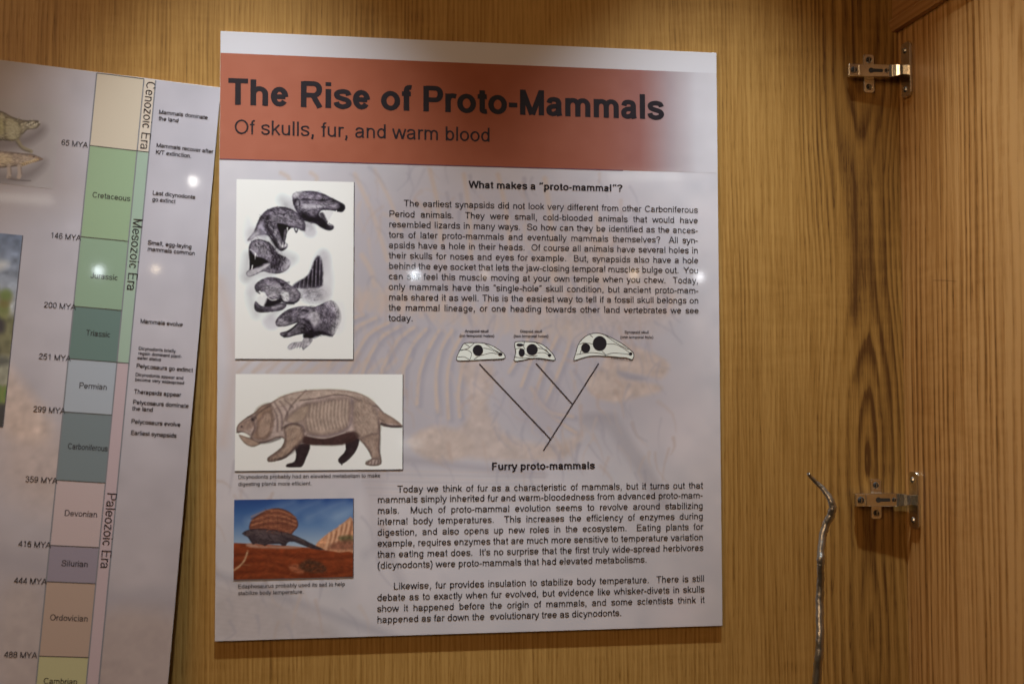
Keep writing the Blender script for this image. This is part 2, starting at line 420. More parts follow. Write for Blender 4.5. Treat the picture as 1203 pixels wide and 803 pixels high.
# ------------------------------------------------------------------ painted prints: a small raster painter that ends as mesh colours
class Canvas:
    def __init__(s, plane, x0, y0, x1, y1, cell, base):
        s.pl = plane; s.x0, s.y0, s.x1, s.y1 = x0, y0, x1, y1          # y0 top, y1 bottom
        s.nx = int(round((x1-x0)/cell)) + 1; s.ny = int(round((y0-y1)/cell)) + 1
        s.cx = (x1-x0)/(s.nx-1); s.cy = (y0-y1)/(s.ny-1)
        s.im = np.empty((s.ny, s.nx, 3)); s.im[:] = base
        s.view = (0, 0, 1.0)
    def crop(s, ox, oy, sc): s.view = (ox, oy, sc); return s
    def pt(s, pts):
        o = []
        for X, Y in pts:
            a, b = s.pl.uv(s.view[0] + X / s.view[2], s.view[1] + Y / s.view[2])
            o.append(((a - s.x0) / s.cx, (s.y0 - b) / s.cy))
        return np.array(o)
    def scale(s): return 0.00103 / s.view[2] / s.cx                     # crop unit -> cells
    def win(s, p, m):
        x0 = max(0, int(p[:,0].min() - m)); x1 = min(s.nx, int(p[:,0].max() + m) + 2)
        y0 = max(0, int(p[:,1].min() - m)); y1 = min(s.ny, int(p[:,1].max() + m) + 2)
        return x0, x1, y0, y1
    @staticmethod
    def segd(X, Y, p, closed):
        d = np.full(X.shape, 1e9); t_along = np.zeros(X.shape); n = len(p)
        for i in range(n if closed else n - 1):
            a, b = p[i], p[(i+1) % n]; ab = b - a; L = max(ab @ ab, 1e-9)
            t = np.clip(((X-a[0])*ab[0] + (Y-a[1])*ab[1]) / L, 0, 1)
            dd = np.hypot(X - a[0] - t*ab[0], Y - a[1] - t*ab[1]); mk = dd < d
            d = np.where(mk, dd, d); t_along = np.where(mk, (i + t) / max(n-1, 1), t_along)
        return d, t_along
    def poly(s, pts, col, soft=1.0, alpha=1.0, smooth=3, edge=None, ew=8, light=None, tex=0.0, texs=4):
        """filled shape; edge/ew = darker rim colour and its depth, light = (dx, dy, amount) tonal slope, tex = mottling"""
        if smooth: pts = cr(pts, smooth, True)
        p = s.pt(pts); k = s.scale(); soft = max(soft * k, .6)
        x0, x1, y0, y1 = s.win(p, soft * 2)
        if x1 <= x0 or y1 <= y0: return
        Y, X = np.mgrid[y0:y1, x0:x1].astype(float)
        d, _ = s.segd(X, Y, p, True); ins = np.zeros(X.shape, bool); n = len(p)
        for i in range(n):
            a, b = p[i], p[(i+1) % n]
            if a[1] == b[1]: continue
            c = ((a[1] > Y) != (b[1] > Y)) & (X < (b[0]-a[0]) * (Y-a[1]) / (b[1]-a[1]) + a[0]); ins ^= c
        sd = np.where(ins, -d, d)
        A = np.clip(.5 - sd / (2*soft), 0, 1) * alpha
        c = np.empty(X.shape + (3,)); c[:] = col
        if edge is not None:
            t = np.clip(-sd / (ew * k), 0, 1)[..., None]; t = t * t * (3 - 2*t); c = c * t + np.array(edge, float) * (1 - t)
        if light:
            u = ((X - p[:,0].mean()) / (np.ptp(p[:,0]) + 1)) * light[0] + ((Y - p[:,1].mean()) / (np.ptp(p[:,1]) + 1)) * light[1]
            c = c * (1 + np.clip(u, -1, 1)[..., None] * light[2])
        if tex: c = c * (1 + tex * s.noise(X.shape, texs)[..., None])
        v = s.im[y0:y1, x0:x1]; v[:] = v * (1 - A[..., None]) + c * A[..., None]
    def line(s, pts, w, col, alpha=1.0, soft=1.0, smooth=4, taper=False, tex=0.0):
        if smooth and len(pts) > 2: pts = cr(pts, smooth)
        p = s.pt(pts); k = s.scale(); soft = max(soft * k, .5); hw = w * k / 2
        x0, x1, y0, y1 = s.win(p, soft * 2 + hw)
        if x1 <= x0 or y1 <= y0: return
        Y, X = np.mgrid[y0:y1, x0:x1].astype(float); d, t = s.segd(X, Y, p, False)
        if taper: hw = hw * (1 - .85 * t)
        A = np.clip(.5 - (d - hw) / (2*soft), 0, 1) * alpha
        if tex: A = np.clip(A * (1 + tex * s.noise(X.shape, 3)), 0, 1)
        v = s.im[y0:y1, x0:x1]; v[:] = v * (1 - A[..., None]) + np.array(col, float) * A[..., None]
    def hatch(s, pts, n, length, angle, w, cols, alpha=.5, curl=.5, soft=1.5):
        """short brush strokes inside an outline, the grain of a wash drawing"""
        P = np.array(cr(pts, 3, True)); lo, hi = P.min(0), P.max(0); k = 0
        for _ in range(n * 6):
            if k >= n: break
            q = lo + rng.random(2) * (hi - lo); a = P; b = np.roll(P, -1, 0)
            c = ((a[:,1] > q[1]) != (b[:,1] > q[1])) & (q[0] < (b[:,0]-a[:,0]) * (q[1]-a[:,1]) / (b[:,1]-a[:,1] + 1e-9) + a[:,0])
            if c.sum() % 2 == 0: continue
            k += 1; an = math.radians(angle + rng.normal(0, 22)); L_ = length * (.5 + rng.random())
            d = np.array([math.cos(an), math.sin(an)]) * L_ / 2; nrm = np.array([-d[1], d[0]]) * curl * rng.normal(0, .5)
            s.line([tuple(q-d), tuple(q+nrm), tuple(q+d)], w * (.5 + rng.random()), cols[int(rng.integers(len(cols)))], alpha * (.5 + .5*rng.random()), soft, smooth=2, taper=True)
    def dot(s, c, r, col, alpha=1.0, soft=1.0, ry=None):
        s.poly(arc(c[0], c[1], r, ry or r, 0, 342, 19), col, soft, alpha, smooth=0)
    @staticmethod
    def noise(shape, sc):
        def one(sc):
            h, w = int(shape[0]/sc) + 3, int(shape[1]/sc) + 3; g = rng.standard_normal((h, w))
            y = np.arange(shape[0])/sc; x = np.arange(shape[1])/sc; yi = y.astype(int); xi = x.astype(int)
            fy = (y-yi)[:,None]; fx = (x-xi)[None]; fy = fy*fy*(3-2*fy); fx = fx*fx*(3-2*fx)
            return (g[yi][:,xi]*(1-fy)*(1-fx) + g[yi+1][:,xi]*fy*(1-fx) + g[yi][:,xi+1]*(1-fy)*fx + g[yi+1][:,xi+1]*fy*fx)
        return .7 * one(sc) + .4 * one(max(sc/2, 1.01))
    def sample(s, other):
        """start from another canvas of the same plane"""
        xs = np.linspace(s.x0, s.x1, s.nx); ys = np.linspace(s.y0, s.y1, s.ny)
        a = np.clip((xs - other.x0)/other.cx, 0, other.nx-1.001); b = np.clip((other.y0 - ys)/other.cy, 0, other.ny-1.001)
        ai, bi = a.astype(int), b.astype(int); fa = (a-ai)[None,:,None]; fb = (b-bi)[:,None,None]; I = other.im
        s.im = I[bi][:,ai]*(1-fa)*(1-fb) + I[bi][:,ai+1]*fa*(1-fb) + I[bi+1][:,ai]*(1-fa)*fb + I[bi+1][:,ai+1]*fa*fb
    def build(s, name, h, parent):
        nx, ny = s.nx, s.ny
        xs = np.linspace(s.x0, s.x1, nx); ys = np.linspace(s.y0, s.y1, ny)
        v = np.empty((ny, nx, 3)); v[..., 0] = xs[None]; v[..., 1] = ys[:, None]; v[..., 2] = h
        i = np.arange(nx*ny).reshape(ny, nx)
        q = np.stack([i[1:, :-1], i[1:, 1:], i[:-1, 1:], i[:-1, :-1]], -1).reshape(-1, 4)
        me = bpy.data.meshes.new(name)
        me.vertices.add(nx*ny); me.vertices.foreach_set('co', v.ravel().astype(np.float32))
        me.loops.add(q.size); me.loops.foreach_set('vertex_index', q.ravel().astype(np.int32))
        me.polygons.add(len(q)); me.polygons.foreach_set('loop_start', np.arange(0, q.size, 4, dtype=np.int32))
        try: me.polygons.foreach_set('loop_total', np.full(len(q), 4, dtype=np.int32))
        except Exception: pass
        me.update(calc_edges=True)
        a = me.color_attributes.new('ink', 'FLOAT_COLOR', 'POINT')
        c = np.ones((ny*nx, 4), np.float32); c[:, :3] = ink_rgb(np.clip(s.im, 0, 255).reshape(-1, 3))
        a.data.foreach_set('color', c.ravel()); me.materials.append(PRINT)
        return link(bpy.data.objects.new(name, me), parent)

def box_of(pl, corners):
    """axis aligned rectangle on a plane through four photo points TL TR BR BL"""
    q = [pl.uv(*c) for c in corners]
    return ((q[0][0]+q[3][0])/2, (q[0][1]+q[1][1])/2, (q[1][0]+q[2][0])/2, (q[2][1]+q[3][1])/2)

# ================================================================== the oak case
XC, _ = wall_uv(1061, 400, WALL)                     # inner corner between back and right-hand panel
XG, _ = wall_uv(1014, 400, WALL)                     # heart of the cathedral grain
OAK = wood('oak_veneer_back', 'X', XG, (.42, .238, .070), (.285, .146, .034), (.088, .034, .006), s=0.0118, far=95.0, d0=0.016, amp=0.046, fz=1.75, contrast=1.0, fine=1.35, band_tone=.30, hx=XG+.014)
OAK2 = wood('oak_veneer_side', 'Y', -0.30, (.56, .315, .118), (.375, .180, .050), (.100, .034, .006), s=0.0132, d0=0.04, amp=0.04, fz=1.5, contrast=.98, fine=1.25, seed=5.5, band_tone=-.26, hx=-.25, hw=.05)
OAK3 = wood('oak_rail_wood', 'Z', 0.0, (.40, .20, .070), (.30, .135, .040), (.17, .065, .018), s=0.008, d0=0.05, contrast=.6, seed=2.0)

ZT, ZB = Z0 + 0.20, Z0 - 1.00
case = empty('display_cabinet', Matrix.Translation((0, 0, 0)))
tag(case, 'golden brown oak display cabinet behind the two signs, with nickel hinges in its corner', 'cabinet')
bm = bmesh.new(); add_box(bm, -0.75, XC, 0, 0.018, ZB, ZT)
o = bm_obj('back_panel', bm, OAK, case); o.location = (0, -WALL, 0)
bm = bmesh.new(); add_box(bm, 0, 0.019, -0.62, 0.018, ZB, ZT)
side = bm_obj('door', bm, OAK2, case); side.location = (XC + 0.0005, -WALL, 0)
# a fine scratch across the side panel
d1 = ray(1096, 329); t1 = (XC - CAM[0]) / d1[0]; s1 = CAM + d1 * t1
d2 = ray(1124, 330.5); t2 = (XC - CAM[0]) / d2[0]; s2 = CAM + d2 * t2
bm = bmesh.new()
ya, yb = -s1[2] + WALL, -s2[2] + WALL; za = s1[1] + Z0; zb = s2[1] + Z0
vs = [bm.verts.new(c) for c in ((-.0003, ya, za), (-.0003, (ya+yb)/2, (za+zb)/2+.0007), (-.0003, yb, zb+.0003), (-.0003, yb, zb), (-.0003, (ya+yb)/2, (za+zb)/2+.0002), (-.0003, ya, za-.0004))]
bm.faces.new(vs[:3] + vs[3:])
bm_obj('scratch', bm, plain('scratch_dark', (.09, .045, .018), .8), side)

# rail under the top, fixed to the side panel, lower edge chamfered
xr, zr = wall_uv(1044, 37, WALL + .001)
tw = XC - xr
zz = zr + Z0
bm = bmesh.new()
add_prism(bm, [(0, zz + .011), (.0045, zz), (tw, zz), (tw, ZT), (.0055, ZT), (.0055, zz + .0165), (.0015, zz + .0135)], -0.60, 0, 'xz')
o = bm_obj('rail', bm, OAK3, case); o.location = (xr, -WALL - .0005, 0)
o['label'] = 'reddish oak rail with a chamfered lower edge at the top'

# ------------------------------------------------------------------ hinges
NICK = metal('nickel_plate', (.74, .70, .62), .22)
SCREW = metal('screw_steel', (.50, .46, .40), .28)
HOLE = plain('slot_shadow', (.02, .017, .014), .7)

def mat_split(o, n):
    """faces after the first n take the second material"""
    for i, f in enumerate(o.data.polygons):
        if i >= n: f.material_index = 1

def screw(parent, x, y, z, r, axis='y'):
    bm = bmesh.new()
    bmesh.ops.create_cone(bm, cap_ends=True, segments=16, radius1=r, radius2=r*.72, depth=.0016)
    bm.transform(Matrix.Rotation(math.radians(90), 4, 'X') if axis == 'y' else Matrix.Rotation(math.radians(-90), 4, 'Y'))
    n = len(bm.faces)
    for a in (0, 1):
        u, v = ((r*.62, r*.12), (r*.12, r*.62))[a]; h = (.0013, .0014)[a]
        if axis == 'y': add_box(bm, -u, u, -h, -.0005, -v, v)
        else: add_box(bm, -h, -.0005, -u, u, -v, v)
    o = bm_obj('screw', bm, [SCREW, HOLE], parent); mat_split(o, n); o.location = (x, y, z)
    return o

def make_hinge():
    """origin in the corner; x to the left is negative, y towards the viewer is negative; the arm carries the other pieces"""
    bm = bmesh.new()
    P = [(-.0735, -.0155), (-.0215, -.0185), (-.0170, -.0200)]
    th, hh = .0016, .0078
    add_prism(bm, [(x, y) for x, y in P] + [(x, y + th) for x, y in P[::-1]], -hh, hh, 'xy')
    for sg in (1, -1):                                # side flanges of the channel
        z0, z1 = (.0063, .0077) if sg > 0 else (-.0077, -.0063)
        add_prism(bm, [(-.0734, -.0138), (-.0734, -.0080), (-.066, -.0035), (-.026, -.0035), (-.0185, -.0090), (-.0185, -.0165)], z0, z1, 'xy')
    bmesh.ops.bevel(bm, geom=list(bm.edges), offset=.0009, segments=2, affect='EDGES', profile=.5)
    n = len(bm.faces)
    def ya(x): return -.0155 + (x + .0735) * (-.003/.052)
    pts = arc(-.0445, 0, .0034, .0034, 40, 320, 12) + [(-.0300, -.0020), (-.0290, 0), (-.0300, .0020)]
    bm.faces.new([bm.verts.new((x, ya(x) - .0003, z)) for x, z in pts]).material_index = 1
    arm = bm_obj('hinge', bm, [NICK, HOLE])
    bm = bmesh.new()                                  # cross shaped mounting plate on the back panel
    wx0, wx1 = -.0475, -.0335
    add_prism(bm, [(wx0, -.0225), (wx0+.002, -.0245), (wx1-.002, -.0245), (wx1, -.0225), (wx1, .0225), (wx1-.002, .0245), (wx0+.002, .0245), (wx0, .0225)], -.0025, 0, 'xz')
    add_box(bm, -.0700, -.0200, -.0085, -.0026, -.0055, .0055)
    bm_obj('mounting_plate', bm, NICK, arm, .0005, 2)
    for z in (.0172, -.0172): screw(arm, (wx0+wx1)/2, -.0032, z, .0042)
    screw(arm, -.0665, ya(-.0665) - .0006, 0, .0046); screw(arm, -.0245, ya(-.0245) - .0006, 0, .0030)
    bm = bmesh.new(); add_box(bm, -.0605, -.0588, ya(-.06) - .0012, ya(-.06) + .0008, -.0066, .0066)
    bm_obj('arm_ridge', bm, NICK, arm, .0004, 2)
    # knuckle: two bent steps from the arm to the cup, narrowing
    bm = bmesh.new()
    rows = [(-.0172, -.0198, .0076), (-.0140, -.0232, .0072), (-.0105, -.0258, .0064), (-.0070, -.0268, .0060), (-.0030, -.0268, .0058)]
    fr = [(bm.verts.new((x, y, h)), bm.verts.new((x, y, -h))) for x, y, h in rows]
    bk = [(bm.verts.new((x + .001, y + .0022, h)), bm.verts.new((x + .001, y + .0022, -h))) for x, y, h in rows]
    for i in range(len(rows)-1):
        for A in (fr, bk): bm.faces.new((A[i][0], A[i][1], A[i+1][1], A[i+1][0]))
        for k in (0, 1): bm.faces.new((fr[i][k], fr[i+1][k], bk[i+1][k], bk[i][k]))
    for q in (0, -1): bm.faces.new((fr[q][0], fr[q][1], bk[q][1], bk[q][0]))
    add_box(bm, -.0260, -.0040, -.0165, -.0060, -.0048, .0048)
    bm_obj('knuckle', bm, NICK, arm, .0004, 2)
    bm = bmesh.new()                                  # cup flange screwed to the door
    y0, y1, H, c = -.0385, -.0150, .0345, .004
    add_prism(bm, [(y0+c, -H), (y1-c, -H), (y1, -H+c), (y1, H-c), (y1-c, H), (y0+c, H), (y0, H-c), (y0, -H+c)], -.0036, -.0002, 'yz')
    bm_obj('cup_flange', bm, NICK, arm, .0005, 2)
    for z in (.0245, -.0245): screw(arm, -.0042, -.0250, z, .0040, 'x')
    return arm

hinge = make_hinge(); hinge.parent = case
hinge['label'] = 'dull nickel hinge high in the corner, just below the wooden rail'
_, zu = wall_uv(1030, 84.5, .006); _, zl = wall_uv(1032, 586.5, .006)
hinge.location = (XC - .0001, -WALL, zu + Z0)
low = hinge.copy(); COL.objects.link(low)
for ch in list(hinge.children):
    c = ch.copy(); COL.objects.link(c); c.parent = low
low.location = (XC - .0001, -WALL, zl + Z0)
low['label'] = 'brighter nickel hinge low in the corner, right of the bent rod'

# ------------------------------------------------------------------ bent metal rod
ROD = metal('dull_rod_metal', (.36, .34, .31), .38)
NR = 0.13
rod_px = [(949.5,556,1.7),(954,560.5,2.0),(960,566,2.3),(967,573,2.8),(972,581,3.3),(976,590,3.9),(977,597,4.3),(976,605,4.4),(972,615,4.2),(968.5,627,4.1),(966,638,3.9),(963.3,650,4.0),(962.6,656,4.5),(962.8,664,3.9),(964.2,676,4.0),(965.2,689,4.2),(964.6,703,4.5),(963.6,718,4.4),(962.6,735,4.3),(961.6,752,4.5),(960.8,770,4.6),(960.2,790,4.7),(959.6,815,4.8),(959,850,4.8),(958.5,900,4.8)]
pts = []
for i, (px, py, r) in enumerate(rod_px):
    a, b = wall_uv(px, py, NR)
    pts.append((np.array([a, -NR + .004*math.sin(i*.9), b + Z0]), r * 0.00104))
dense = []
for i in range(len(pts)-1):
    for t in np.arange(10)/10:
        dense.append((pts[i][0]*(1-t) + pts[i+1][0]*t, pts[i][1]*(1-t) + pts[i+1][1]*t))
for _ in range(2):
    dense = [dense[0]] + [((dense[i-1][0]+2*dense[i][0]+dense[i+1][0])/4, dense[i][1]) for i in range(1, len(dense)-1)] + [dense[-1]]
base = dense[-1][0].copy()
for k in range(1, 9):
    dense.append((base + np.array([-.0004*k, 0, -.02*k]), dense[-1][1]))
bm = bmesh.new(); rings = []; NS = 10
for i, (q, r) in enumerate(dense):
    a = dense[max(i-1, 0)][0]; b = dense[min(i+1, len(dense)-1)][0]
    t = Vector(b - a).normalized(); u = t.cross(Vector((0, 1, 0))).normalized(); w = t.cross(u)
    ring = []
    for k in range(NS):
        an = 2*math.pi*k/NS
        # a wire wound round the rod leaves a shallow spiral ridge and uneven dents
        rr = r * (1 + .05*math.cos(an - i*.45) + .04*math.sin(i*1.1 + an*2) + .025*rng.standard_normal())
        ring.append(bm.verts.new(Vector(q) + (u*math.cos(an) + w*math.sin(an)) * rr))
    rings.append(ring)
for A, B in zip(rings, rings[1:]):
    for k in range(NS):
        bm.faces.new((A[k], A[(k+1) % NS], B[(k+1) % NS], B[k]))
bm.faces.new(rings[0]); bm.faces.new(rings[-1][::-1])
o = bm_obj('bent_rod', bm, ROD, None, smooth=True)
tag(o, 'thin bent grey metal rod standing upright in front of the oak back panel', 'rod')

# ================================================================== the large sign
PAPER = flat_ink((205, 203, 205))
EDGE = plain('cut_board_edge', (.62, .58, .55), .6)
root = empty('information_sign', MAIN.matrix())
tag(root, 'large white printed sign titled The Rise of Proto-Mammals, with a rust red header', 'sign')
bm = bmesh.new(); add_box(bm, 0, SW, -SH, 0, -.0034, 0)
bm_obj('board', bm, EDGE, root, .0005, 2)

bgc = Canvas(MAIN, .0004, -.0004, SW-.0004, -SH+.0004, .0017, (184, 181, 189))
Yg, Xg = np.mgrid[0:bgc.ny, 0:bgc.nx]; U = Xg/(bgc.nx-1); V = Yg/(bgc.ny-1)
im = bgc.im
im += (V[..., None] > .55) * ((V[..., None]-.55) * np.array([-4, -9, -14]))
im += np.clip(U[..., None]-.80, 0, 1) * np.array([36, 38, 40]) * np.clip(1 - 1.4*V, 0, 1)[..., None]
im += Canvas.noise(U.shape, 14)[..., None] * np.array([3, 2.5, 2]) + Canvas.noise(U.shape, 40)[..., None] * np.array([4, 3, 3])
BONE, GREY = (179, 163, 156), (145, 141, 154)
b = bgc.crop(400, 280, 2.6775)
b.poly([(-60,-160),(300,-200),(900,-160),(1040,200),(1060,480),(900,640),(400,700),(-60,690),(-140,300)], (152,144,152), 120, .55)
# spine
b.line([(-120,190),(0,205),(150,190),(400,255),(600,275),(740,300)], 55, (176,161,155), .45, 16, tex=.25)
for i in range(26):
    x = -110 + i*33; y = 200 + max(0, (x-150))*.19
    b.line([(x, y-50-8*math.sin(i)), (x+8, y+5), (x+2, y+25)], 13, BONE, .55, 6, tex=.3)
ribs = [[(150,265),(90,300),(50,360),(20,420)], [(190,275),(130,310),(90,370),(66,430)], [(230,280),(180,320),(140,390),(120,440)], [(270,285),(230,330),(200,400),(195,490)],
        [(310,290),(280,340),(250,420),(240,520)], [(350,290),(315,350),(300,440),(305,545)], [(385,300),(348,370),(335,450),(340,565)], [(405,330),(380,420),(370,500),(375,560)],
        [(600,300),(560,370),(530,420)], [(640,300),(600,380),(568,465)], [(680,310),(640,400),(612,500)], [(720,330),(690,410),(640,520)], [(630,520),(680,570),(740,610)], [(600,470),(650,540),(730,560)],
        [(110,250),(50,280),(0,330),(-40,400)], [(70,240),(0,270),(-60,330)], [(20,230),(-60,260),(-120,330)]]
for r in ribs:
    b.line([(x+9, y+5) for x, y in r], 18, GREY, .55, 6); b.line(r, 10.5, BONE, .92, 3, tex=.22)
b.poly([(375,390),(470,395),(482,450),(462,520),(505,600),(585,640),(690,640),(765,605),(705,690),(520,700),(400,690),(300,705),(215,640),(290,590),(362,600),(402,555),(398,470)], (177,160,153), 12, .72, tex=.05, texs=5)
b.poly([(215,640),(300,590),(380,610),(420,660),(300,705)], BONE, 10, .5, tex=.06)
b.poly([(560,470),(640,480),(700,560),(640,620),(560,560)], (160,152,160), 18, .5)
b.poly([(775,440),(820,400),(860,330),(930,340),(1000,370),(1035,400),(1010,440),(960,430),(880,420),(900,440),(1000,460),(1005,480),(930,500),(860,515),(790,490)], (181,163,154), 8, .75, tex=.06, texs=5)
b.poly([(870,415),(960,440),(900,445)], (140,136,146), 6, .6)
b.dot((870,360), 26, (148,142,150), .5, 10)
b.line([(775,575),(850,580),(900,650),(960,740),(1010,830)], 48, (143,138,146), .42, 12)
b.line([(770,560),(860,560)], 26, (146,140,148), .4, 10)
b.line([(100,690),(250,700),(420,720),(640,740)], 22, (142,136,146), .45, 10)
b.crop(0, 0, 1.0)
for i in range(9): b.line([(420+i*2, 552+i*4.2), (640, 556+i*4.4)], 1.6, (150,140,142) if i % 2 else (182,164,156), .35, 1.2)
b.line([(252,672),(300,690),(430,736),(470,752)], 9, (140,138,150), .42, 4)
b.line([(440,555),(442,600),(452,650)], 22, (158,150,156), .35, 5)
b.line([(430,650),(450,640),(470,680)], 10, (146,142,152), .3, 5)
b.poly([(255,690),(330,700),(400,750),(255,752)], (160,150,150), 12, .4, tex=.05)
for i in range(10): b.line([(256, 690+i*6), (330+i*9, 712+i*5)], 2.0, (150,142,146), .25, 2)
for x0, y0, x1, y1, w in ((417,205,455,305,5),(440,200,470,270,4),(505,200,518,285,5),(545,205,552,300,5),(365,203,372,212,4),(330,203,340,212,4),(425,300,440,335,6),(585,205,600,300,5),(640,210,650,330,6),(700,250,705,340,6)):
    b.line([(x0, y0), ((x0+x1)/2+3, (y0+y1)/2), (x1, y1)], w, BONE, .80, 1.8)
b.poly([(610,300),(700,270),(760,300),(800,350),(760,390),(640,380)], (177,160,153), 14, .45, tex=.07, texs=4)
for i in range(16): b.line([(430+i*24, 345-6*math.sin(i*.8)), (424+i*24, 366+4*math.sin(i))], 5, (184,163,155), .5, 2.5)
b.line([(258,330),(275,420),(262,520)], 10, (180,158,150), .4, 6)
b.line([(420,385),(380,430),(330,440)], 5, BONE, .5, 2); b.line([(300,436),(320,425),(340,420)], 4, BONE, .5, 2)
for i in range(12): b.line([(280+i*17, 437), (296+i*17, 422)], 4.0, BONE, .6, 1.5)
for q, n in (([(425,345),(600,330),(780,350),(790,440),(700,470),(560,480),(430,470)], 150), ([(420,205),(640,205),(760,230),(760,330),(430,340)], 110), ([(262,560),(430,570),(460,730),(262,740)], 60), ([(450,490),(760,470),(780,560),(460,560)], 80)):
    b.hatch(q, n, 28, 78, 3.8, (BONE, GREY, GREY, (168,148,140)), .50, .6, 1.4)
# pale band above the header, middle darkened: painted dim gap between the canopy lamps
_, vt = MAIN.uv(500, 73); _, vh = MAIN.uv(500, 198)
band = np.clip((bgc.y0 + vt*-1 - 0)*0 + ((-vt) - V*SH) / .004 + .5, 0, 1)
gu = np.interp(U, [0, .10, .30, .50, .62, .80, .92, 1], [0, .1, .75, 1, .95, .45, .1, 0])
bandc = np.array([192, 191, 199]) * (1-.45*gu[..., None]) + np.array([168, 159, 162]) * .45 * gu[..., None]
bgc.im = im * (1-band[..., None]) + bandc * band[..., None]
bgc.build('background_print', .00012, root)

# header band
x0, y0 = MAIN.uv(259.5, 62.5); x1, y1 = MAIN.uv(842, 201.5)
_, ya_ = MAIN.uv(841, 86); _, yb_ = MAIN.uv(259, 189)
yt = (y0 + ya_) / 2; yb = (yb_ + y1) / 2
hc = Canvas(MAIN, .0004, yt, SW-.0004, yb, .002, (150, 80, 60))
uu = np.linspace(0, 1, hc.nx)
cols = np.array([(152,90,72),(150,88,70),(144,82,62),(137,77,57),(135,77,59),(134,82,70),(136,92,88),(152,138,144),(180,177,185),(186,184,192)], float)  # shade between the canopy lamps painted in mid-way; pale right end is print
pos = [0, .12, .30, .48, .62, .76, .835, .90, .955, 1]
hc.im[:] = np.stack([np.interp(uu, pos, cols[:, k]) for k in range(3)], -1)[None]
hc.im += Canvas.noise((hc.ny, hc.nx), 9)[..., None] * 1.5
hc.build('header_band', .00024, root)
k = Ink(); k.ribbon([(.0004, yb), (SW*.80, yb)], .0006, .0006, .0003); k.build('header_rule', flat_ink((92, 62, 78)), root)

t = Ink(); x0, y0 = MAIN.uv(268, 123.0); x1, _ = MAIN.uv(779, 131)
em = .0306 / .716
put_text(t, 'The Rise of Proto-Mammals', x0-.001, y0, em, True, .0004, x1-x0+.0025, weight=1.2)
t.build('title', BLACK, root)
t = Ink(); x0, y0 = MAIN.uv(275.7, 157.4); x1, _ = MAIN.uv(575, 166)
put_text(t, 'Of skulls, fur, and warm blood', x0-.001, y0, .0236, False, .0004, x1-x0+.0025, weight=1.08)
t.build('subtitle', BLACK, root)
t = Ink(); fit_line(t, MAIN, 'What makes a “proto-mammal”?', (551.4, 220.8), 731, True, weight=1.15)
t.build('heading', BLACK, root)
t = Ink(); fit_line(t, MAIN, 'Furry proto-mammals', (577.8, 551.6), 698.5, True, weight=1.15)
t.build('heading', BLACK, root)

def para(lines, first, second, last, right, lastx, em=.0117, name='body_text'):
    t = Ink(); n = len(lines)
    xr = np.mean([MAIN.uv(*r)[0] for r in right])
    xi, v0 = MAIN.uv(*first); xl, v1 = MAIN.uv(*second); _, vn = MAIN.uv(*last)
    for i, s in enumerate(lines):
        v = v0 if i == 0 else (v1 + (vn - v1) * (i-1) / max(n-2, 1))
        x = xi if i == 0 else xl
        if i == n-1: put_text(t, s, x, v, em, False, .0004, MAIN.uv(lastx, last[1])[0] - x, weight=1.14)
        else: put_text(t, s, x, v, em, False, .0004, xr - x, True, weight=1.14)
    return t.build(name, BLACK, root)

para(['The earliest synapsids did not look very different from other Carboniferous', 'Period animals.  They were small, cold-blooded animals that would have',
      'resembled lizards in many ways.  So how can they be identified as the ances-', 'tors of later proto-mammals and eventually mammals themselves?  All syn-',
      'apsids have a hole in their heads.  Of course all animals have several holes in', 'their skulls for noses and eyes for example.  But, synapsids also have a hole',
      'behind the eye socket that lets the jaw-closing temporal muscles bulge out.  You', 'can still feel this muscle moving at your own temple when you chew.  Today,',
      'only mammals have this “single-hole” skull condition, but ancient proto-mam-', 'mals shared it as well. This is the easiest way to tell if a fossil skull belongs on',
      'the mammal lineage, or one heading towards other land vertebrates we see', 'today.'],
     (474.2, 242.4), (456.6, 254.8), (456.6, 377), [(820.3, 248), (820.5, 368)], 485.5, em=.01072)
para(['Today we think of fur as a characteristic of mammals, but it turns out that', 'mammals simply inherited fur and warm-bloodedness from advanced proto-mam-',
      'mals.  Much of proto-mammal evolution seems to revolve around stabilizing', 'internal body temperatures.  This increases the efficiency of enzymes during',
      'digestion, and also opens up new roles in the ecosystem.  Eating plants for', 'example, requires enzymes that are much more sensitive to temperature variation',
      "than eating meat does.  It's no surprise that the first truly wide-spread herbivores", '(dicynodonts) were proto-mammals that had elevated metabolisms.'],
     (466.7, 577.9), (443.3, 590.2), (443.3, 667.2), [(825.8, 574), (826.5, 648)], 760.3, em=.01085)
para(['Likewise, fur provides insulation to stabilize body temperature.  There is still', 'debate as to exactly when fur evolved, but evidence like whisker-divets in skulls',
      'show it happened before the origin of mammals, and some scientists think it', 'happened as far down the  evolutionary tree as dicynodonts.'],
     (462, 691.6), (442.8, 705.2), (442.6, 731), [(827.4, 685), (828, 710)], 730.6, em=.01085)
t = Ink()
e = fit_line(t, MAIN, 'Dicynodonts probably had an elevated metabolism to make', (280, 562), 446.4, weight=1.15)
fit_line(t, MAIN, 'digesting plants more efficient.', (280, 570.4), 366, em=e, weight=1.15); t.build('caption', BLACK, root)
t = Ink()
e = fit_line(t, MAIN, 'Edaphosaurus probably used its sail to help', (279.9, 690.6), 404.9, weight=1.15)
fit_line(t, MAIN, 'stabilize body temperature.', (279.9, 698.4), 356.6, em=e, weight=1.15); t.build('caption', BLACK, root)

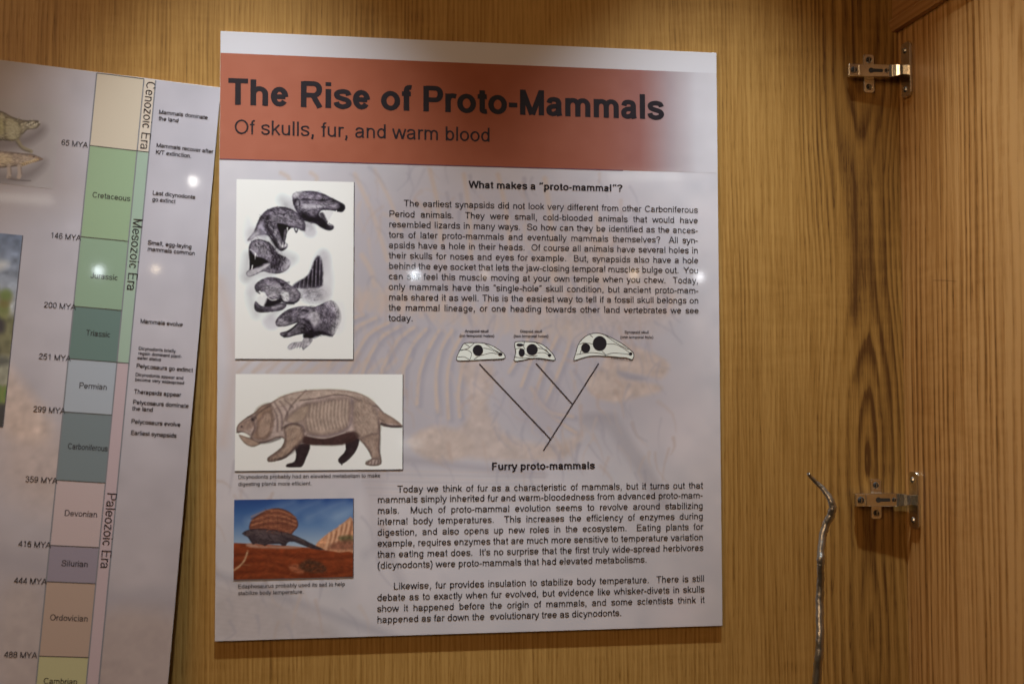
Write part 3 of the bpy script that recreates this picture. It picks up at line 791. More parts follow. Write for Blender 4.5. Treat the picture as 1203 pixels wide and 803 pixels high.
# ---- pictures -----------------------------------------------------
def frame_shadow(cv, parent, h, col=(70, 66, 72)):
    """printed thin dark line along the lower and right side of a picture"""
    k = Ink(); q = .0007
    k.ribbon([(cv.x0, cv.y1-q), (cv.x1+q, cv.y1-q)], q, q, h); k.ribbon([(cv.x1+.0005, cv.y1), (cv.x1+.0005, cv.y0)], .0004, .0004, h)
    return k.build('picture_border', flat_ink(col), parent)

# five animal heads in grey wash
cv = Canvas(MAIN, *box_of(MAIN, [(277, 210.2), (415.2, 214.3), (415.2, 421.4), (277, 421.4)]), .00062, (220, 227, 229))
D1, D2, MID, LT = (34, 28, 40), (62, 55, 70), (112, 105, 120), (184, 181, 192)
a = cv.crop(260, 205, 6.694)
a.poly([(205,330),(260,400),(330,440),(300,520),(200,540),(175,450)], (196,193,202), 40, .55)
a.poly([(490,240),(560,170),(600,250),(560,300)], (188,184,195), 30, .6)
a.poly([(640,400),(700,380),(750,450),(720,495),(660,480)], (182,178,190), 16, .7)
a.poly([(740,650),(800,590),(850,640),(830,760),(780,800),(700,800)], (170,166,178), 30, .7)
for q in ([(560,330),(620,380),(690,400)], [(250,470),(330,490),(420,620)], [(210,640),(200,720),(190,790)], [(420,560),(470,620),(560,660)], [(480,200),(520,260),(560,300)]):
    a.line(q, 70, (150,146,156), .45, 34)
# head 1
a.poly([(565,150),(640,132),(720,130),(800,150),(860,180),(920,210),(965,235),(973,268),(950,296),(905,290),(880,285),(830,280),(785,285),(768,318),(798,355),(835,385),(870,393),(886,415),(870,436),(830,438),(785,415),(740,385),(690,372),(650,360),(610,320),(575,260),(562,210)], MID, 4, 1, edge=D2, ew=26, light=(0.1, -1, .35), tex=.10, texs=4)
a.poly([(560,140),(640,130),(600,170),(570,180)], (215,214,218), 18, .7)
a.poly([(640,300),(720,330),(770,330),(830,400),(860,430),(800,420),(740,382),(660,360),(615,310)], D1, 14, .85, tex=.1)
a.poly([(640,235),(720,240),(800,235),(835,240),(800,258),(720,268),(640,265)], LT, 12, .85)
a.poly([(910,222),(960,238),(968,268),(948,290),(905,285),(930,255)], D1, 8, .9)
a.poly([(850,200),(920,225),(915,265),(850,265),(835,235)], (128,122,134), 14, .6, tex=.1)
a.line([(640,190),(720,200),(800,205),(850,195)], 9, D1, .8, 6); a.dot((800,196), 11, D1, .95, 4); a.dot((803,192), 3.5, (200,200,205), .9, 2)
a.poly([(795,292),(880,290),(862,335),(838,372),(805,350),(786,318)], (206,205,210), 5, .95)
a.poly([(770,310),(800,300),(830,360),(850,385),(820,378),(790,350)], D2, 6, .8)
a.line([(905,285),(903,318)], 8, (225,226,226), 1, 3, taper=True); a.line([(840,385),(845,365)], 8, (225,226,226), 1, 3)
a.line([(845,395),(880,400)], 8, LT, .9, 4)
a.line([(580,220),(592,195),(615,205),(612,245),(590,255)], 7, D1, .8, 5); a.line([(598,215),(604,235)], 10, LT, .6, 5)
for i in range(9): a.line([(650+i*22, 138+i*i*.5), (675+i*22, 165+i*i*.5)], 5, D2, .35, 4)
a.hatch([(575,160),(720,135),(860,185),(955,245),(880,275),(760,290),(640,330),(590,270)], 130, 42, 14, 6, (D1,D2,D2,LT,(150,144,158)), .5)
a.hatch([(640,300),(760,330),(870,420),(800,415),(650,355)], 40, 40, 40, 7, (D1,D1,D2), .6)
# head 2
a.poly([(205,515),(255,450),(290,365),(335,298),(400,262),(460,254),(520,262),(580,290),(632,340),(662,392),(655,438),(630,440),(600,425),(545,420),(522,445),(508,490),(502,530),(522,550),(512,580),(470,602),(432,572),(398,515),(365,480),(320,475),(270,490),(230,520)], MID, 5, 1, edge=D2, ew=22, light=(.2, -.8, .35), tex=.10, texs=4)
a.poly([(205,520),(262,445),(300,470),(240,520)], (196,193,204), 26, .8)
a.poly([(300,400),(345,400),(370,470),(310,480)], (150,145,165), 22, .7)
a.poly([(350,330),(380,320),(370,400),(420,500),(450,580),(410,540),(370,470),(345,400)], D1, 12, .75)
a.poly([(400,320),(500,300),(600,340),(645,390),(560,390),(480,370),(410,370)], (140,134,148), 20, .75, tex=.14, texs=3)
a.poly([(440,385),(500,392),(545,418),(515,450),(503,512),(484,522),(462,470),(446,430)], D1, 6, .97)
a.poly([(495,440),(512,440),(500,515),(488,515)], (150,146,156), 5, .6)
a.line([(425,440),(445,510),(470,560),(510,560)], 16, LT, .85, 8)
a.line([(520,420),(518,455)], 9, (226,227,226), 1, 3, taper=True); a.line([(575,425),(590,455),(600,430)], 9, D2, .9, 4)
a.line([(480,570),(485,535)], 8, (226,227,226), 1, 3, taper=True); a.line([(505,560),(508,540)], 6, (220,220,222), 1, 3)
a.line([(445,305),(480,315),(515,305)], 8, D1, .8, 5); a.dot((492,318), 8, D1, .9, 4)
a.line([(620,350),(650,360)], 14, D1, .55, 8); a.line([(640,400),(655,440)], 12, D2, .8, 6); a.line([(330,330),(400,280),(470,268)], 10, D1, .5, 8)
a.hatch([(300,380),(345,300),(460,262),(580,300),(652,395),(560,405),(440,380),(380,470),(320,460)], 150, 40, 30, 6, (D1,D2,D2,LT,(156,150,164)), .5)
a.hatch([(380,400),(430,420),(470,570),(440,570),(390,490)], 40, 50, 65, 6, (D1,D1,D2,LT), .6)
# head 3
a.poly([(222,552),(250,520),(300,510),(360,528),(412,570),(442,622),(505,650),(545,685),(525,740),(462,776),(380,776),(330,762),(262,790),(215,800),(200,772),(220,742),(224,680),(215,602)], MID, 5, 1, edge=D2, ew=18, light=(-.3, -.7, .3), tex=.12, texs=3)
a.poly([(250,535),(330,540),(380,600),(365,650),(300,620),(250,590)], (150,145,157), 16, .7, tex=.12)
for i in range(5): a.line([(385+i*24, 570+i*20), (410+i*25, 650+i*10), (395+i*22, 740+i*4)], 13, D1, .7, 7)
a.poly([(500,660),(560,690),(520,760),(480,760)], (190,187,197), 26, .7)
a.poly([(224,598),(262,640),(330,658),(372,690),(330,702),(262,738),(228,750)], D1, 4, .98)
a.poly([(203,760),(290,728),(368,694),(388,710),(332,750),(245,796),(206,800)], (182,179,188), 5, .95, edge=(120,114,126), ew=12)
a.line([(228,590),(250,605),(285,640)], 9, LT, .9, 4); a.line([(268,622),(266,668)], 11, (228,228,228), 1, 3, taper=True); a.line([(240,745),(245,715)], 8, (222,222,224), 1, 3)
a.line([(262,560),(300,570),(340,560)], 7, D1, .7, 5); a.dot((270,550), 6, D1, .8, 4)
a.hatch([(235,545),(300,515),(400,570),(520,660),(520,740),(390,770),(370,650),(270,600)], 130, 36, 70, 6, (D1,D1,D2,LT,(150,144,158)), .55)
# sail and body behind head 4
a.crop(0, 0, 1.0)
a.poly([(352,337),(362,334),(378,333),(387,345),(372,356),(356,352)], (168,164,178), 4, .8, tex=.08, texs=3)
a.poly([(380,296),(388,306),(392,330),(388,352),(377,350),(376,320)], (192,189,198), 4, .7)
a.poly([(343,337),(349,331),(357,327),(364,320),(368,309),(373,300.5),(378,306),(379,335),(366,338),(352,339)], D2, 1.2, .97, smooth=2, tex=.06)
for x, yt_, yb_ in ((351,332,338),(356,328,338),(361,324,337),(366,316,337),(370.5,306,336),(375,303,335)):
    a.line([(x+1.3, yt_), (x, yb_)], 1.0, (140,134,148), .8, .6); a.line([(x-.6, yt_+1), (x-1.4, yb_)], 1.2, D1, .85, .6)
# head 4
a.crop(260, 320, 7.3)
for q in ([(220,60),(300,20),(420,20)], [(560,260),(480,320),(420,380)], [(700,140),(820,180),(880,240)], [(250,180),(260,260),(300,360)]): a.line(q, 70, (158,154,164), .42, 36)
a.poly([(225,130),(290,60),(320,150),(250,200)], (190,187,197), 24, .6)
a.poly([(288,112),(330,70),(400,42),(470,45),(540,70),(592,110),(642,135),(682,190),(655,252),(600,266),(540,255),(490,225),(440,238),(400,215),(372,170),(330,162),(295,152)], MID, 5, 1, edge=D2, ew=22, light=(0, -1, .30), tex=.10, texs=3)
a.poly([(370,110),(470,100),(520,140),(500,210),(430,215),(385,170)], (156,152,162), 18, .85, tex=.08)
a.poly([(300,110),(340,80),(370,110),(360,160),(310,150)], (96,90,104), 14, .7)
a.poly([(515,165),(575,170),(580,235),(545,250),(515,215)], (212,212,216), 8, .9)
a.line([(505,200),(525,245),(560,262),(620,265)], 14, D1, .85, 8)
a.line([(400,60),(460,65),(520,90),(580,85)], 10, D1, .6, 8); a.poly([(505,90),(555,95),(560,115),(515,118)], D1, 6, .8); a.line([(520,140),(570,135)], 9, D1, .8, 5)
a.poly([(365,285),(392,215),(440,240),(500,225),(515,255),(480,272),(420,292)], D1, 6, .95)
a.poly([(310,215),(360,190),(392,215),(368,280),(320,280)], (206,206,210), 8, .9)
a.line([(400,215),(430,235),(470,232)], 8, (215,215,218), .9, 4); a.line([(330,160),(350,205)], 10, (222,222,224), .9, 4); a.line([(300,160),(330,180)], 8, D1, .8, 5)
a.poly([(284,272),(298,248),(340,286),(420,292),(480,270),(540,264),(556,286),(520,320),(440,336),(330,342),(290,322)], MID, 5, 1, edge=D2, ew=14, light=(.4,-.8,.35), tex=.08)
a.line([(300,290),(330,318),(440,318)], 12, D1, .5, 8); a.line([(440,300),(520,285)], 14, LT, .7, 8)
a.poly([(590,150),(640,145),(665,200),(630,240),(590,210)], (140,134,146), 14, .7, tex=.1)
a.hatch([(300,110),(400,48),(540,75),(670,180),(640,250),(520,230),(400,205),(330,150)], 130, 40, 10, 6, (D1,D2,LT,LT,(140,134,148)), .5)
a.hatch([(640,140),(850,125),(860,220),(740,250),(670,230)], 60, 60, -15, 6, (D2,(140,134,148)), .35)
# head 5
a.poly([(350,420),(420,370),(480,400),(480,480),(400,490)], (186,182,196), 22, .65)
a.poly([(465,425),(500,370),(570,320),(650,295),(720,288),(805,295),(940,238),(1010,300),(1030,400),(1000,470),(955,545),(880,532),(812,522),(785,560),(705,556),(716,526),(640,536),(570,556),(520,546),(505,520),(560,500),(620,462),(652,430),(570,456),(520,462),(480,460)], MID, 5, 1, edge=D2, ew=16, light=(.1,-.9,.3), tex=.12, texs=3)
a.poly([(900,235),(1060,240),(1080,480),(990,560),(950,480),(1000,380),(960,280)], (212,212,216), 34, .85)
a.poly([(560,385),(640,335),(700,350),(690,400),(600,430),(540,425)], (100,94,108), 14, .8, tex=.08)
a.poly([(480,420),(520,400),(560,425),(620,425),(570,450),(490,452)], (160,156,166), 8, .8)
a.poly([(700,400),(760,420),(800,500),(880,500),(950,545),(850,532),(800,560),(710,556),(720,520),(770,470)], D1, 12, .85)
a.poly([(760,330),(830,340),(840,420),(800,460),(760,410)], (166,162,172), 14, .8, tex=.1)
a.poly([(505,520),(560,505),(640,455),(700,440),(770,470),(760,500),(660,525),(570,552),(522,545)], (122,116,128), 6, .8, edge=D2, ew=12)
a.poly([(510,490),(570,462),(640,445),(600,478),(545,505)], (215,216,216), 5, .9)
a.line([(560,530),(540,548)], 18, D1, .7, 8); a.line([(640,450),(600,490),(570,512)], 9, D1, .8, 4); a.line([(505,390),(560,350),(650,315),(730,320)], 8, D1, .7, 6); a.line([(690,325),(740,330)], 12, D1, .8, 6)
for i in range(26):
    X, Y = 840 + (i*37) % 150, 300 + (i*53) % 180
    a.line([(X, Y), (X-14, Y+42)], 5, D2, .40, 4)
for i in range(10): a.line([(800+i*16, 300-i*6), (830+i*16, 330-i*4)], 4, D2, .4, 4)
a.poly([(712,558),(780,570),(762,612),(720,650),(700,664),(690,640),(645,640),(592,662),(568,640),(610,602),(690,592)], (164,160,170), 5, 1, edge=(118,112,124), ew=8, tex=.1)
for i in range(5): a.line([(625+i*20, 610), (600+i*24, 650)], 4, D2, .5, 3)
a.hatch([(480,420),(570,325),(720,292),(800,300),(790,420),(680,400),(560,440)], 110, 42, -20, 6, (D1,D2,D2,LT,(150,144,158)), .5)
a.hatch([(820,330),(960,260),(1010,330),(990,460),(900,500),(830,450)], 120, 60, 70, 5, (D1,D2,D2,LT), .45)
a.hatch([(700,450),(800,500),(930,530),(800,550),(720,540)], 50, 50, 20, 9, (D1,D1,D2), .7)
mk = np.clip((196 - cv.im.mean(2)) / 60, 0, 1)[..., None]
cv.im *= 1 + mk * (.10 * Canvas.noise((cv.ny, cv.nx), 3.2) + .14 * Canvas.noise((cv.ny, cv.nx), 9))[..., None]
cv.im = np.clip(226 - (226 - cv.im) * 1.16, 10, 240); g_ = cv.im.mean(2, keepdims=True); cv.im = g_ + (cv.im - g_) * .7
p1 = cv.build('picture', .00055, root); p1['label'] = 'grey wash picture of five gaping animal heads on white'
frame_shadow(cv, p1, .0005)

# dicynodont walking
cv = Canvas(MAIN, *box_of(MAIN, [(276.8, 439.2), (472.8, 439.4), (472.8, 551), (275.9, 552.6)]), .0007, (213, 217, 214))
a = cv.crop(260, 430, 5.23)
DK, BR = (50, 40, 44), (162, 146, 142)
a.poly([(455,485),(545,480),(518,570),(498,612),(470,620),(402,618),(405,600),(448,585),(460,540)], DK, 3, 1, tex=.1)
a.poly([(755,400),(845,430),(832,510),(785,570),(738,600),(718,570),(765,510)], DK, 3, 1, tex=.1)
a.line([(735,585),(740,602)], 8, DK, 1, 3)
a.poly([(93,392),(105,355),(160,310),(210,280),(250,240),(300,225),(360,190),(430,165),(510,150),(620,143),(740,145),(830,160),(900,190),(960,240),(1000,285),(1060,320),(1113,366),(1080,375),(1000,370),(976,362),(975,430),(970,500),(982,560),(982,600),(940,612),(890,605),(888,588),(925,565),(890,500),(850,450),(800,440),(740,480),(560,482),(505,470),(460,492),(400,560),(340,580),(290,586),(284,562),(320,535),(370,495),(388,445),(340,440),(270,470),(205,468),(182,440),(130,404),(105,412)], BR, 3, 1, smooth=2, edge=(100,84,80), ew=16, light=(0,-1,.16), tex=.05, texs=4)
a.poly([(360,190),(510,150),(740,145),(900,190),(940,235),(830,200),(720,175),(560,195),(440,230),(330,240)], (166,150,140), 12, .7, tex=.05)
a.poly([(510,425),(620,442),(740,412),(835,398),(842,440),(740,482),(560,482),(500,470)], (62,44,44), 8, .95, tex=.08)
a.poly([(400,440),(500,450),(480,480),(420,540)], (88,70,68), 10, .7)
# torso with ribs
a.poly([(500,240),(640,205),(740,190),(800,215),(795,330),(760,395),(640,432),(530,415),(490,330)], (156,138,128), 14, .9, edge=(112,96,92), ew=34, tex=.04)
for i in range(12):
    x = 525 + i*22
    a.line([(x, 232 - i*3), (x-8, 310), (x+8, 395 - i*2)], 7, (112,98,94), .55, 5); a.line([(x+10, 235 - i*3), (x+3, 310), (x+17, 390 - i*2)], 5, (178,162,152), .5, 4)
a.line([(480,210),(600,195),(700,175),(790,185),(860,215),(960,250)], 7, (84,70,68), .8, 4)
a.line([(800,205),(808,260),(795,350),(750,400),(640,432),(540,425)], 12, (120,106,110), .75, 6)
a.line([(530,425),(640,440),(760,405)], 7, (190,178,172), .6, 4)
a.line([(520,150),(440,230),(400,300),(380,350)], 8, (92,78,76), .7, 5)
for q in ([(300,230),(340,300),(345,400)], [(330,225),(370,300),(372,390)], [(360,215),(405,280),(400,330)], [(390,205),(440,250)], [(270,245),(305,260),(290,300)]):
    a.line(q, 10, (96,80,80), .65, 6); a.line([(x+13, y) for x, y in q], 7, (170,154,144), .5, 5)
# shoulder and raised fore leg
a.poly([(470,255),(540,235),(530,300),(490,345),(420,350),(400,320)], (152,134,122), 12, .85, edge=(116,100,94), ew=18)
a.poly([(385,375),(430,350),(490,365),(510,430),(470,485),(400,555),(340,578),(290,584),(288,562),(330,535),(375,495),(390,440)], (148,128,116), 5, .95, edge=(98,82,78), ew=22, tex=.05)
a.line([(375,380),(430,352),(490,362),(512,400)], 8, (86,72,72), .8, 5); a.line([(395,390),(440,368),(480,378)], 8, (176,160,150), .6, 5)
a.line([(440,420),(430,470),(380,520)], 10, (168,150,138), .5, 7); a.line([(460,490),(410,545),(350,572)], 10, DK, .6, 6)
for x in (295,312,330): a.line([(x, 565), (x-3, 583)], 5, (80,66,62), .8, 3)
# haunch and hind leg
a.poly([(815,215),(880,200),(945,250),(972,330),(970,400),(920,430),(850,440),(815,380),(808,290)], (152,134,124), 14, .9, edge=(112,96,90), ew=26, tex=.06)
a.poly([(855,445),(965,410),(968,500),(975,560),(930,565),(900,500)], (144,124,114), 8, .85, edge=(108,90,86), ew=16, tex=.05)
for i in range(14): a.line([(830+(i*31) % 120, 240+(i*47) % 150), (845+(i*31) % 120, 262+(i*47) % 150)], 5, (108,92,86), .45, 4)
a.line([(920,460),(935,520),(930,560)], 8, (172,156,146), .5, 6); a.line([(965,330),(975,420),(972,520)], 8, (76,60,60), .6, 5)
for x in (905,925,945,965): a.line([(x, 580), (x-5, 603)], 5, (74,60,56), .7, 3)
a.line([(890,585),(930,568),(975,572)], 5, (90,74,70), .7, 4)
# tail
a.poly([(965,275),(1010,292),(1065,325),(1113,366),(1050,352),(985,345)], (134,114,104), 5, .8)
a.line([(985,352),(1040,368),(1105,370)], 12, DK, .85, 5)
# head
a.poly([(210,280),(252,240),(305,235),(320,330),(300,420),(265,455),(205,450),(190,420),(215,370)], (146,122,106), 12, .85, edge=(108,90,82), ew=22, tex=.05)
a.poly([(225,350),(270,280),(310,290),(315,370),(275,440),(220,435)], (152,132,122), 14, .8, edge=(96,78,74), ew=18)
a.line([(300,240),(225,290),(200,340),(205,380),(190,420)], 9, (80,64,64), .75, 5)
a.poly([(100,385),(120,345),(175,320),(205,330),(190,380),(140,395)], (132,112,104), 8, .8, tex=.08)
a.dot((192,326), 11, DK, .9, 5); a.line([(165,312),(195,308),(215,318)], 6, (78,64,62), .8, 4); a.dot((125,370), 6, DK, .8, 4)
a.line([(95,405),(130,404),(180,440),(205,468)], 6, (70,56,56), .8, 4)
a.poly([(108,420),(160,434),(236,470),(222,486),(186,494),(140,470)], (150,130,118), 4, 1, edge=(104,88,82), ew=12)
a.poly([(104,414),(140,406),(180,432),(160,434)], (218,218,212), 3, .9)
a.line([(240,470),(300,462),(360,440)], 12, (66,52,54), .75, 7)
a.hatch([(360,195),(510,152),(740,147),(900,195),(960,250),(960,330),(820,215),(560,200),(420,240),(320,330),(320,250)], 160, 40, 10, 5, ((96,78,74),(182,166,154),(120,102,96)), .26)
a.hatch([(820,220),(890,210),(965,330),(972,500),(910,500),(850,430),(810,330)], 120, 36, 80, 5, ((92,76,72),(180,164,152),(120,102,96)), .26)
a.hatch([(390,380),(490,365),(505,430),(400,550),(300,575),(380,480)], 80, 36, 120, 5, ((88,72,68),(178,160,148),(112,94,88)), .26)
a.hatch([(110,380),(210,290),(310,240),(315,400),(260,455),(150,395)], 100, 34, 110, 5, ((86,70,66),(178,152,132),(112,92,84)), .26)
a.hatch([(500,240),(740,190),(800,215),(760,395),(640,430),(510,400)], 130, 40, 95, 5, ((104,90,88),(186,170,160)), .26)
a.hatch([(975,285),(1105,365),(990,345)], 40, 40, 30, 5, ((80,64,60),(160,140,128)), .26)
mk = np.clip((190 - cv.im.mean(2)) / 50, 0, 1)[..., None]
cv.im *= 1 + mk * (.025 * Canvas.noise((cv.ny, cv.nx), 3) + .05 * Canvas.noise((cv.ny, cv.nx), 10))[..., None]
cv.im = np.clip(218 - (218 - cv.im) * 1.06 + 4, 10, 235)
p2 = cv.build('picture', .00055, root); p2['label'] = 'painting of a stout brown walking animal on white'
frame_shadow(cv, p2, .0005)

# sail-backed animal on red ground
cv = Canvas(MAIN, *box_of(MAIN, [(275.6, 586.4), (415.6, 585), (413.8, 676.8), (273.7, 680.4)]), .0007, (60, 90, 140))
vv = np.linspace(0, 1, cv.ny)
cv.im[:] = np.stack([np.interp(vv, [0,.15,.35,.6], c) for c in ([38,52,92,150],[66,86,122,166],[124,140,164,186])], -1)[:, None]
a = cv.crop(240, 570, 4.014)
for i in range(9): a.line([(140+i*70, 170-i*4), (260+i*70, 120-i*5), (360+i*60, 80)], 26, (158,174,194) if i % 2 else (64,94,146), .40, 22)
a.poly([(560,130),(700,95),(700,160),(600,185)], (138,160,188), 30, .5)
a.poly([(525,280),(570,235),(622,200),(660,172),(699,155),(700,320),(560,300)], (182,132,102), 3, 1, tex=.10, texs=4)
for x, y in ((590,225),(612,212),(640,190),(662,178),(685,165)):
    a.line([(x, y), (x-8, y+40), (x-20, y+75)], 9, (206,166,138), .8, 5); a.line([(x+12, y+6), (x+4, y+45), (x-6, y+80)], 7, (112,70,52), .7, 5)
a.poly([(635,240),(700,235),(700,262),(650,265)], (84,82,56), 7, .8, tex=.2); a.poly([(600,275),(690,255),(700,300),(600,300)], (116,74,60), 8, .8, tex=.12)
a.poly([(120,290),(180,272),(300,278),(400,284),(520,296),(640,315),(710,320),(710,460),(120,460)], (116,52,28), 3, 1, smooth=2, light=(0,.6,-.35), tex=.09, texs=7)
for q in ([(140,330),(260,318),(420,330),(560,320)], [(150,372),(280,352),(380,380)], [(400,335),(560,345),(700,335)], [(160,415),(320,400),(480,430),(690,400)], [(240,300),(300,330),(290,400)]):
    a.line(q, 10, (82,34,20), .55, 8); a.line([(x, y+14) for x, y in q], 8, (142,70,40), .45, 7)
a.poly([(400,378),(440,370),(470,400),(455,415),(410,400)], (158,98,72), 6, .8, tex=.1); a.poly([(455,365),(500,345),(560,370),(575,405),(500,410),(450,390)], (64,44,34), 7, .85, tex=.25, texs=3)
a.line([(205,308),(190,350),(165,380),(136,400)], 8, (176,148,118), .9, 3); a.line([(178,372),(215,374)], 5, (120,80,58), .8, 3)
a.poly([(205,272),(290,282),(400,285),(460,290),(400,296),(220,292)], (176,150,138), 5, .7)
a.poly([(213,206),(220,168),(250,140),(300,114),(350,106),(402,124),(436,158),(442,190),(422,216),(400,234),(340,216),(260,212)], (124,76,58), 3, 1, edge=(84,48,40), ew=10, tex=.07, texs=3)
for i in range(6): a.line([(222, 196-i*10), (300, 180-i*13), (372, 178-i*11), (432, 196-i*9)], 5, (170,116,88) if i % 2 else (80,44,38), .65, 3)
for i in range(9): a.line([(232+i*23, 205), (240+i*21, 140-abs(4-i)*-2)], 3, (72,40,36), .45, 2.5)
a.poly([(178,226),(208,208),(260,202),(340,210),(402,226),(452,246),(520,280),(566,302),(500,294),(425,264),(392,268),(385,282),(366,282),(355,274),(300,276),(286,284),(268,276),(240,272),(228,276),(205,242)], (56,46,52), 3, 1, smooth=2, edge=(36,28,34), ew=6, light=(0,-1,.35), tex=.08)
a.line([(215,222),(300,216),(400,236),(470,262)], 8, (100,86,84), .55, 6); a.poly([(250,228),(320,225),(370,245),(300,262),(250,250)], (82,70,74), 10, .6, tex=.1); a.dot((196,222), 3, (20,16,18), .9, 2)
a.hatch([(220,200),(300,118),(400,126),(440,190),(400,228),(260,208)], 120, 34, 5, 4, ((84,44,36),(176,118,88),(110,62,50)), .5)
a.hatch([(140,285),(400,290),(700,325),(700,430),(140,435)], 220, 46, 3, 5, ((80,32,18),(150,74,42),(128,60,34)), .4)
a.hatch([(200,215),(400,230),(540,295),(420,262),(240,268)], 60, 30, 20, 4, ((28,22,28),(104,92,90)), .5)
p3 = cv.build('picture', .00055, root); p3['label'] = 'painting of a sail-backed animal on red ground under blue sky'
frame_shadow(cv, p3, .0005, (96, 84, 84))

# ---- skull diagram -------------------------------------------------
SKW = flat_ink((206, 209, 204))
def sk(X, Y): return MAIN.uv(530 + X/5.23, 380 + Y/5.23)
def skull(outline, holes, lines, teeth):
    k = Ink(); hb = .0005; w = .00042
    o_ = [sk(*q) for q in cr(outline, 4, True)]
    k.polygon(o_, hb, 0); k.ribbon(o_ + [o_[0]], w, w, hb + 6e-5, 1)
    for cx, cy, rx, ry in holes:
        k.polygon([sk(*q) for q in arc(cx, cy, rx, ry, 0, 345, 23)], hb + 9e-5, 1)
    for q in lines: k.ribbon([sk(*z) for z in (cr(q, 4) if len(q) > 2 else q)], w*.75, w*.75, hb + 6e-5, 1)
    x0, y0, x1, y1, n, L = teeth
    for i in range(n):
        f = i/(n-1); X = x0+(x1-x0)*f; Y = y0+(y1-y0)*f
        k.ribbon([sk(X, Y), sk(X+1, Y+L*(1.5 if i in (n-2, n//2) else 1))], w*.8, w*.8, hb + 6e-5, 1)
    return k.build('skull_drawing', [SKW, BLACK], root)
q = skull([(33,212),(46,178),(66,140),(82,120),(130,117),(200,120),(260,140),(305,170),(328,192),(320,214),(220,220),(120,226),(45,227)], [(164,164,32,34),(302,188,13,11)],
      [[(46,165),(90,160),(125,182),(112,226)], [(82,122),(112,146),(58,166)], [(112,146),(142,119)], [(196,150),(240,158),(298,184)], [(195,192),(250,180),(300,192)], [(140,220),(165,202),(196,190)], [(205,122),(250,152),(298,180)], [(40,205),(80,204),(110,220)]], (190,220,318,214,14,7))
q['label'] = 'skull drawing with an eye socket only'
q = skull([(388,226),(396,178),(390,128),(400,112),(450,110),(520,115),(570,135),(610,170),(634,202),(632,224),(560,214),(500,212),(430,226)], [(497,160,35,35),(433,178,19,26),(422,131,22,10),(604,194,11,10)],
      [[(395,155),(420,152),(450,160)], [(450,112),(445,140),(455,160)], [(530,150),(580,160),(604,188)], [(530,180),(570,178),(600,192)], [(450,186),(490,200),(530,196)], [(390,205),(430,210),(500,212)], [(520,116),(560,150),(600,182)]], (525,213,628,224,12,7))
q['label'] = 'small skull drawing with two holes behind the eye'
q = skull([(755,224),(765,180),(785,120),(830,75),(880,59),(930,64),(1000,95),(1060,130),(1110,170),(1122,192),(1112,220),(1080,210),(1030,206),(960,200),(860,198),(800,212)], [(912,122,43,46),(826,150,28,30),(1102,186,11,10)],
      [[(780,130),(820,118),(872,126)], [(850,66),(870,85)], [(955,125),(1020,130),(1098,180)], [(770,190),(850,178),(930,186),(950,200)], [(945,194),(1000,180),(1095,188)], [(940,66),(1000,110),(1090,160)], [(800,160),(790,190)], [(925,168),(950,190)]], (985,206,1112,220,15,8))
q['label'] = 'largest skull drawing with one hole behind the eye'
t = Ink()
for s_, cx, w_, y in (('Anapsid skull', 560, 27.7, 390.2), ('(no temporal holes)', 560.3, 40.7, 395.6), ('Diapsid skull', 624, 25.4, 390.4), ('(two temporal holes)', 623.9, 40.5, 396), ('Synapsid skull', 747.8, 28.2, 391.4), ('(one temporal hole)', 748, 38.6, 397.2)):
    t = Ink(); fit_line(t, MAIN, s_, (cx - w_/2, y), cx + w_/2, em=.0045, weight=1.35); t.build('diagram_label', BLACK, root)
k = Ink(); B = lambda X, Y: MAIN.uv(500 + X/4.01, 375 + Y/4.01)
for q in (((253,210),(590,565)), ((520,207),(692,400)), ((815,207),(555,617))): k.ribbon([B(*q[0]), B(*q[1])], .0008, .0008, .0004)
k.build('branching_lines', flat_ink((58, 50, 54)), root)

# ================================================================== the timeline sign at the left
LM = LEFT.matrix()
root2 = empty('timeline_sign', LM)
tag(root2, 'tilted timeline sign leaning at the left, with a column of coloured period boxes', 'sign')
rx = np.mean([LEFT.uv(258, 103.5)[0], LEFT.uv(213, 640)[0], LEFT.uv(197.4, 803)[0]])
ty = np.mean([LEFT.uv(2, 70.4)[1], LEFT.uv(113.5, 84.4)[1], LEFT.uv(255, 103)[1]])
lx, by = rx - .46, ty - .86
bm = bmesh.new(); add_box(bm, lx, rx, by, ty, -.0028, 0)
bm_obj('board', bm, EDGE, root2, .0004, 2)
c2 = Canvas(LEFT, lx+.0004, ty-.0004, rx-.0004, by+.0004, .0020, (166, 162, 171))
Yg, Xg = np.mgrid[0:c2.ny, 0:c2.nx]; V = Yg/(c2.ny-1); U = Xg/(c2.nx-1)
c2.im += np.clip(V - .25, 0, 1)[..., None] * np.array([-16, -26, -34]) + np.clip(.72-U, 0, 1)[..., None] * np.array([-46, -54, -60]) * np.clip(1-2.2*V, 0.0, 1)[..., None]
c2.im += Canvas.noise(U.shape, 12)[..., None] * 2.5 + Canvas.noise(U.shape, 35)[..., None] * 4
a = c2.crop(0, 0, 1.0)
a.poly([(10,470),(60,500),(120,560),(60,600),(0,560)], (178,156,146), 20, .5, tex=.06)
a.poly([(0,430),(20,440),(60,500),(40,520),(0,500)], (184,162,150), 8, .6, tex=.08)
a.line([(0,655),(60,670),(130,700),(210,712)], 22, (142,136,144), .45, 9)
a.line([(200,690),(140,706),(90,700)], 14, (150,144,152), .4, 7)
a.poly([(120,720),(210,725),(200,810),(110,810)], (162,142,132), 12, .4, tex=.04)
a.poly([(0,700),(50,690),(60,800),(0,810)], (162,146,138), 12, .4, tex=.05)
a.poly([(-200,118),(4,116),(70,130),(85,200),(70,240),(-200,240)], (136,124,122), 26, .55)
c2.build('background_print', .00012, root2)
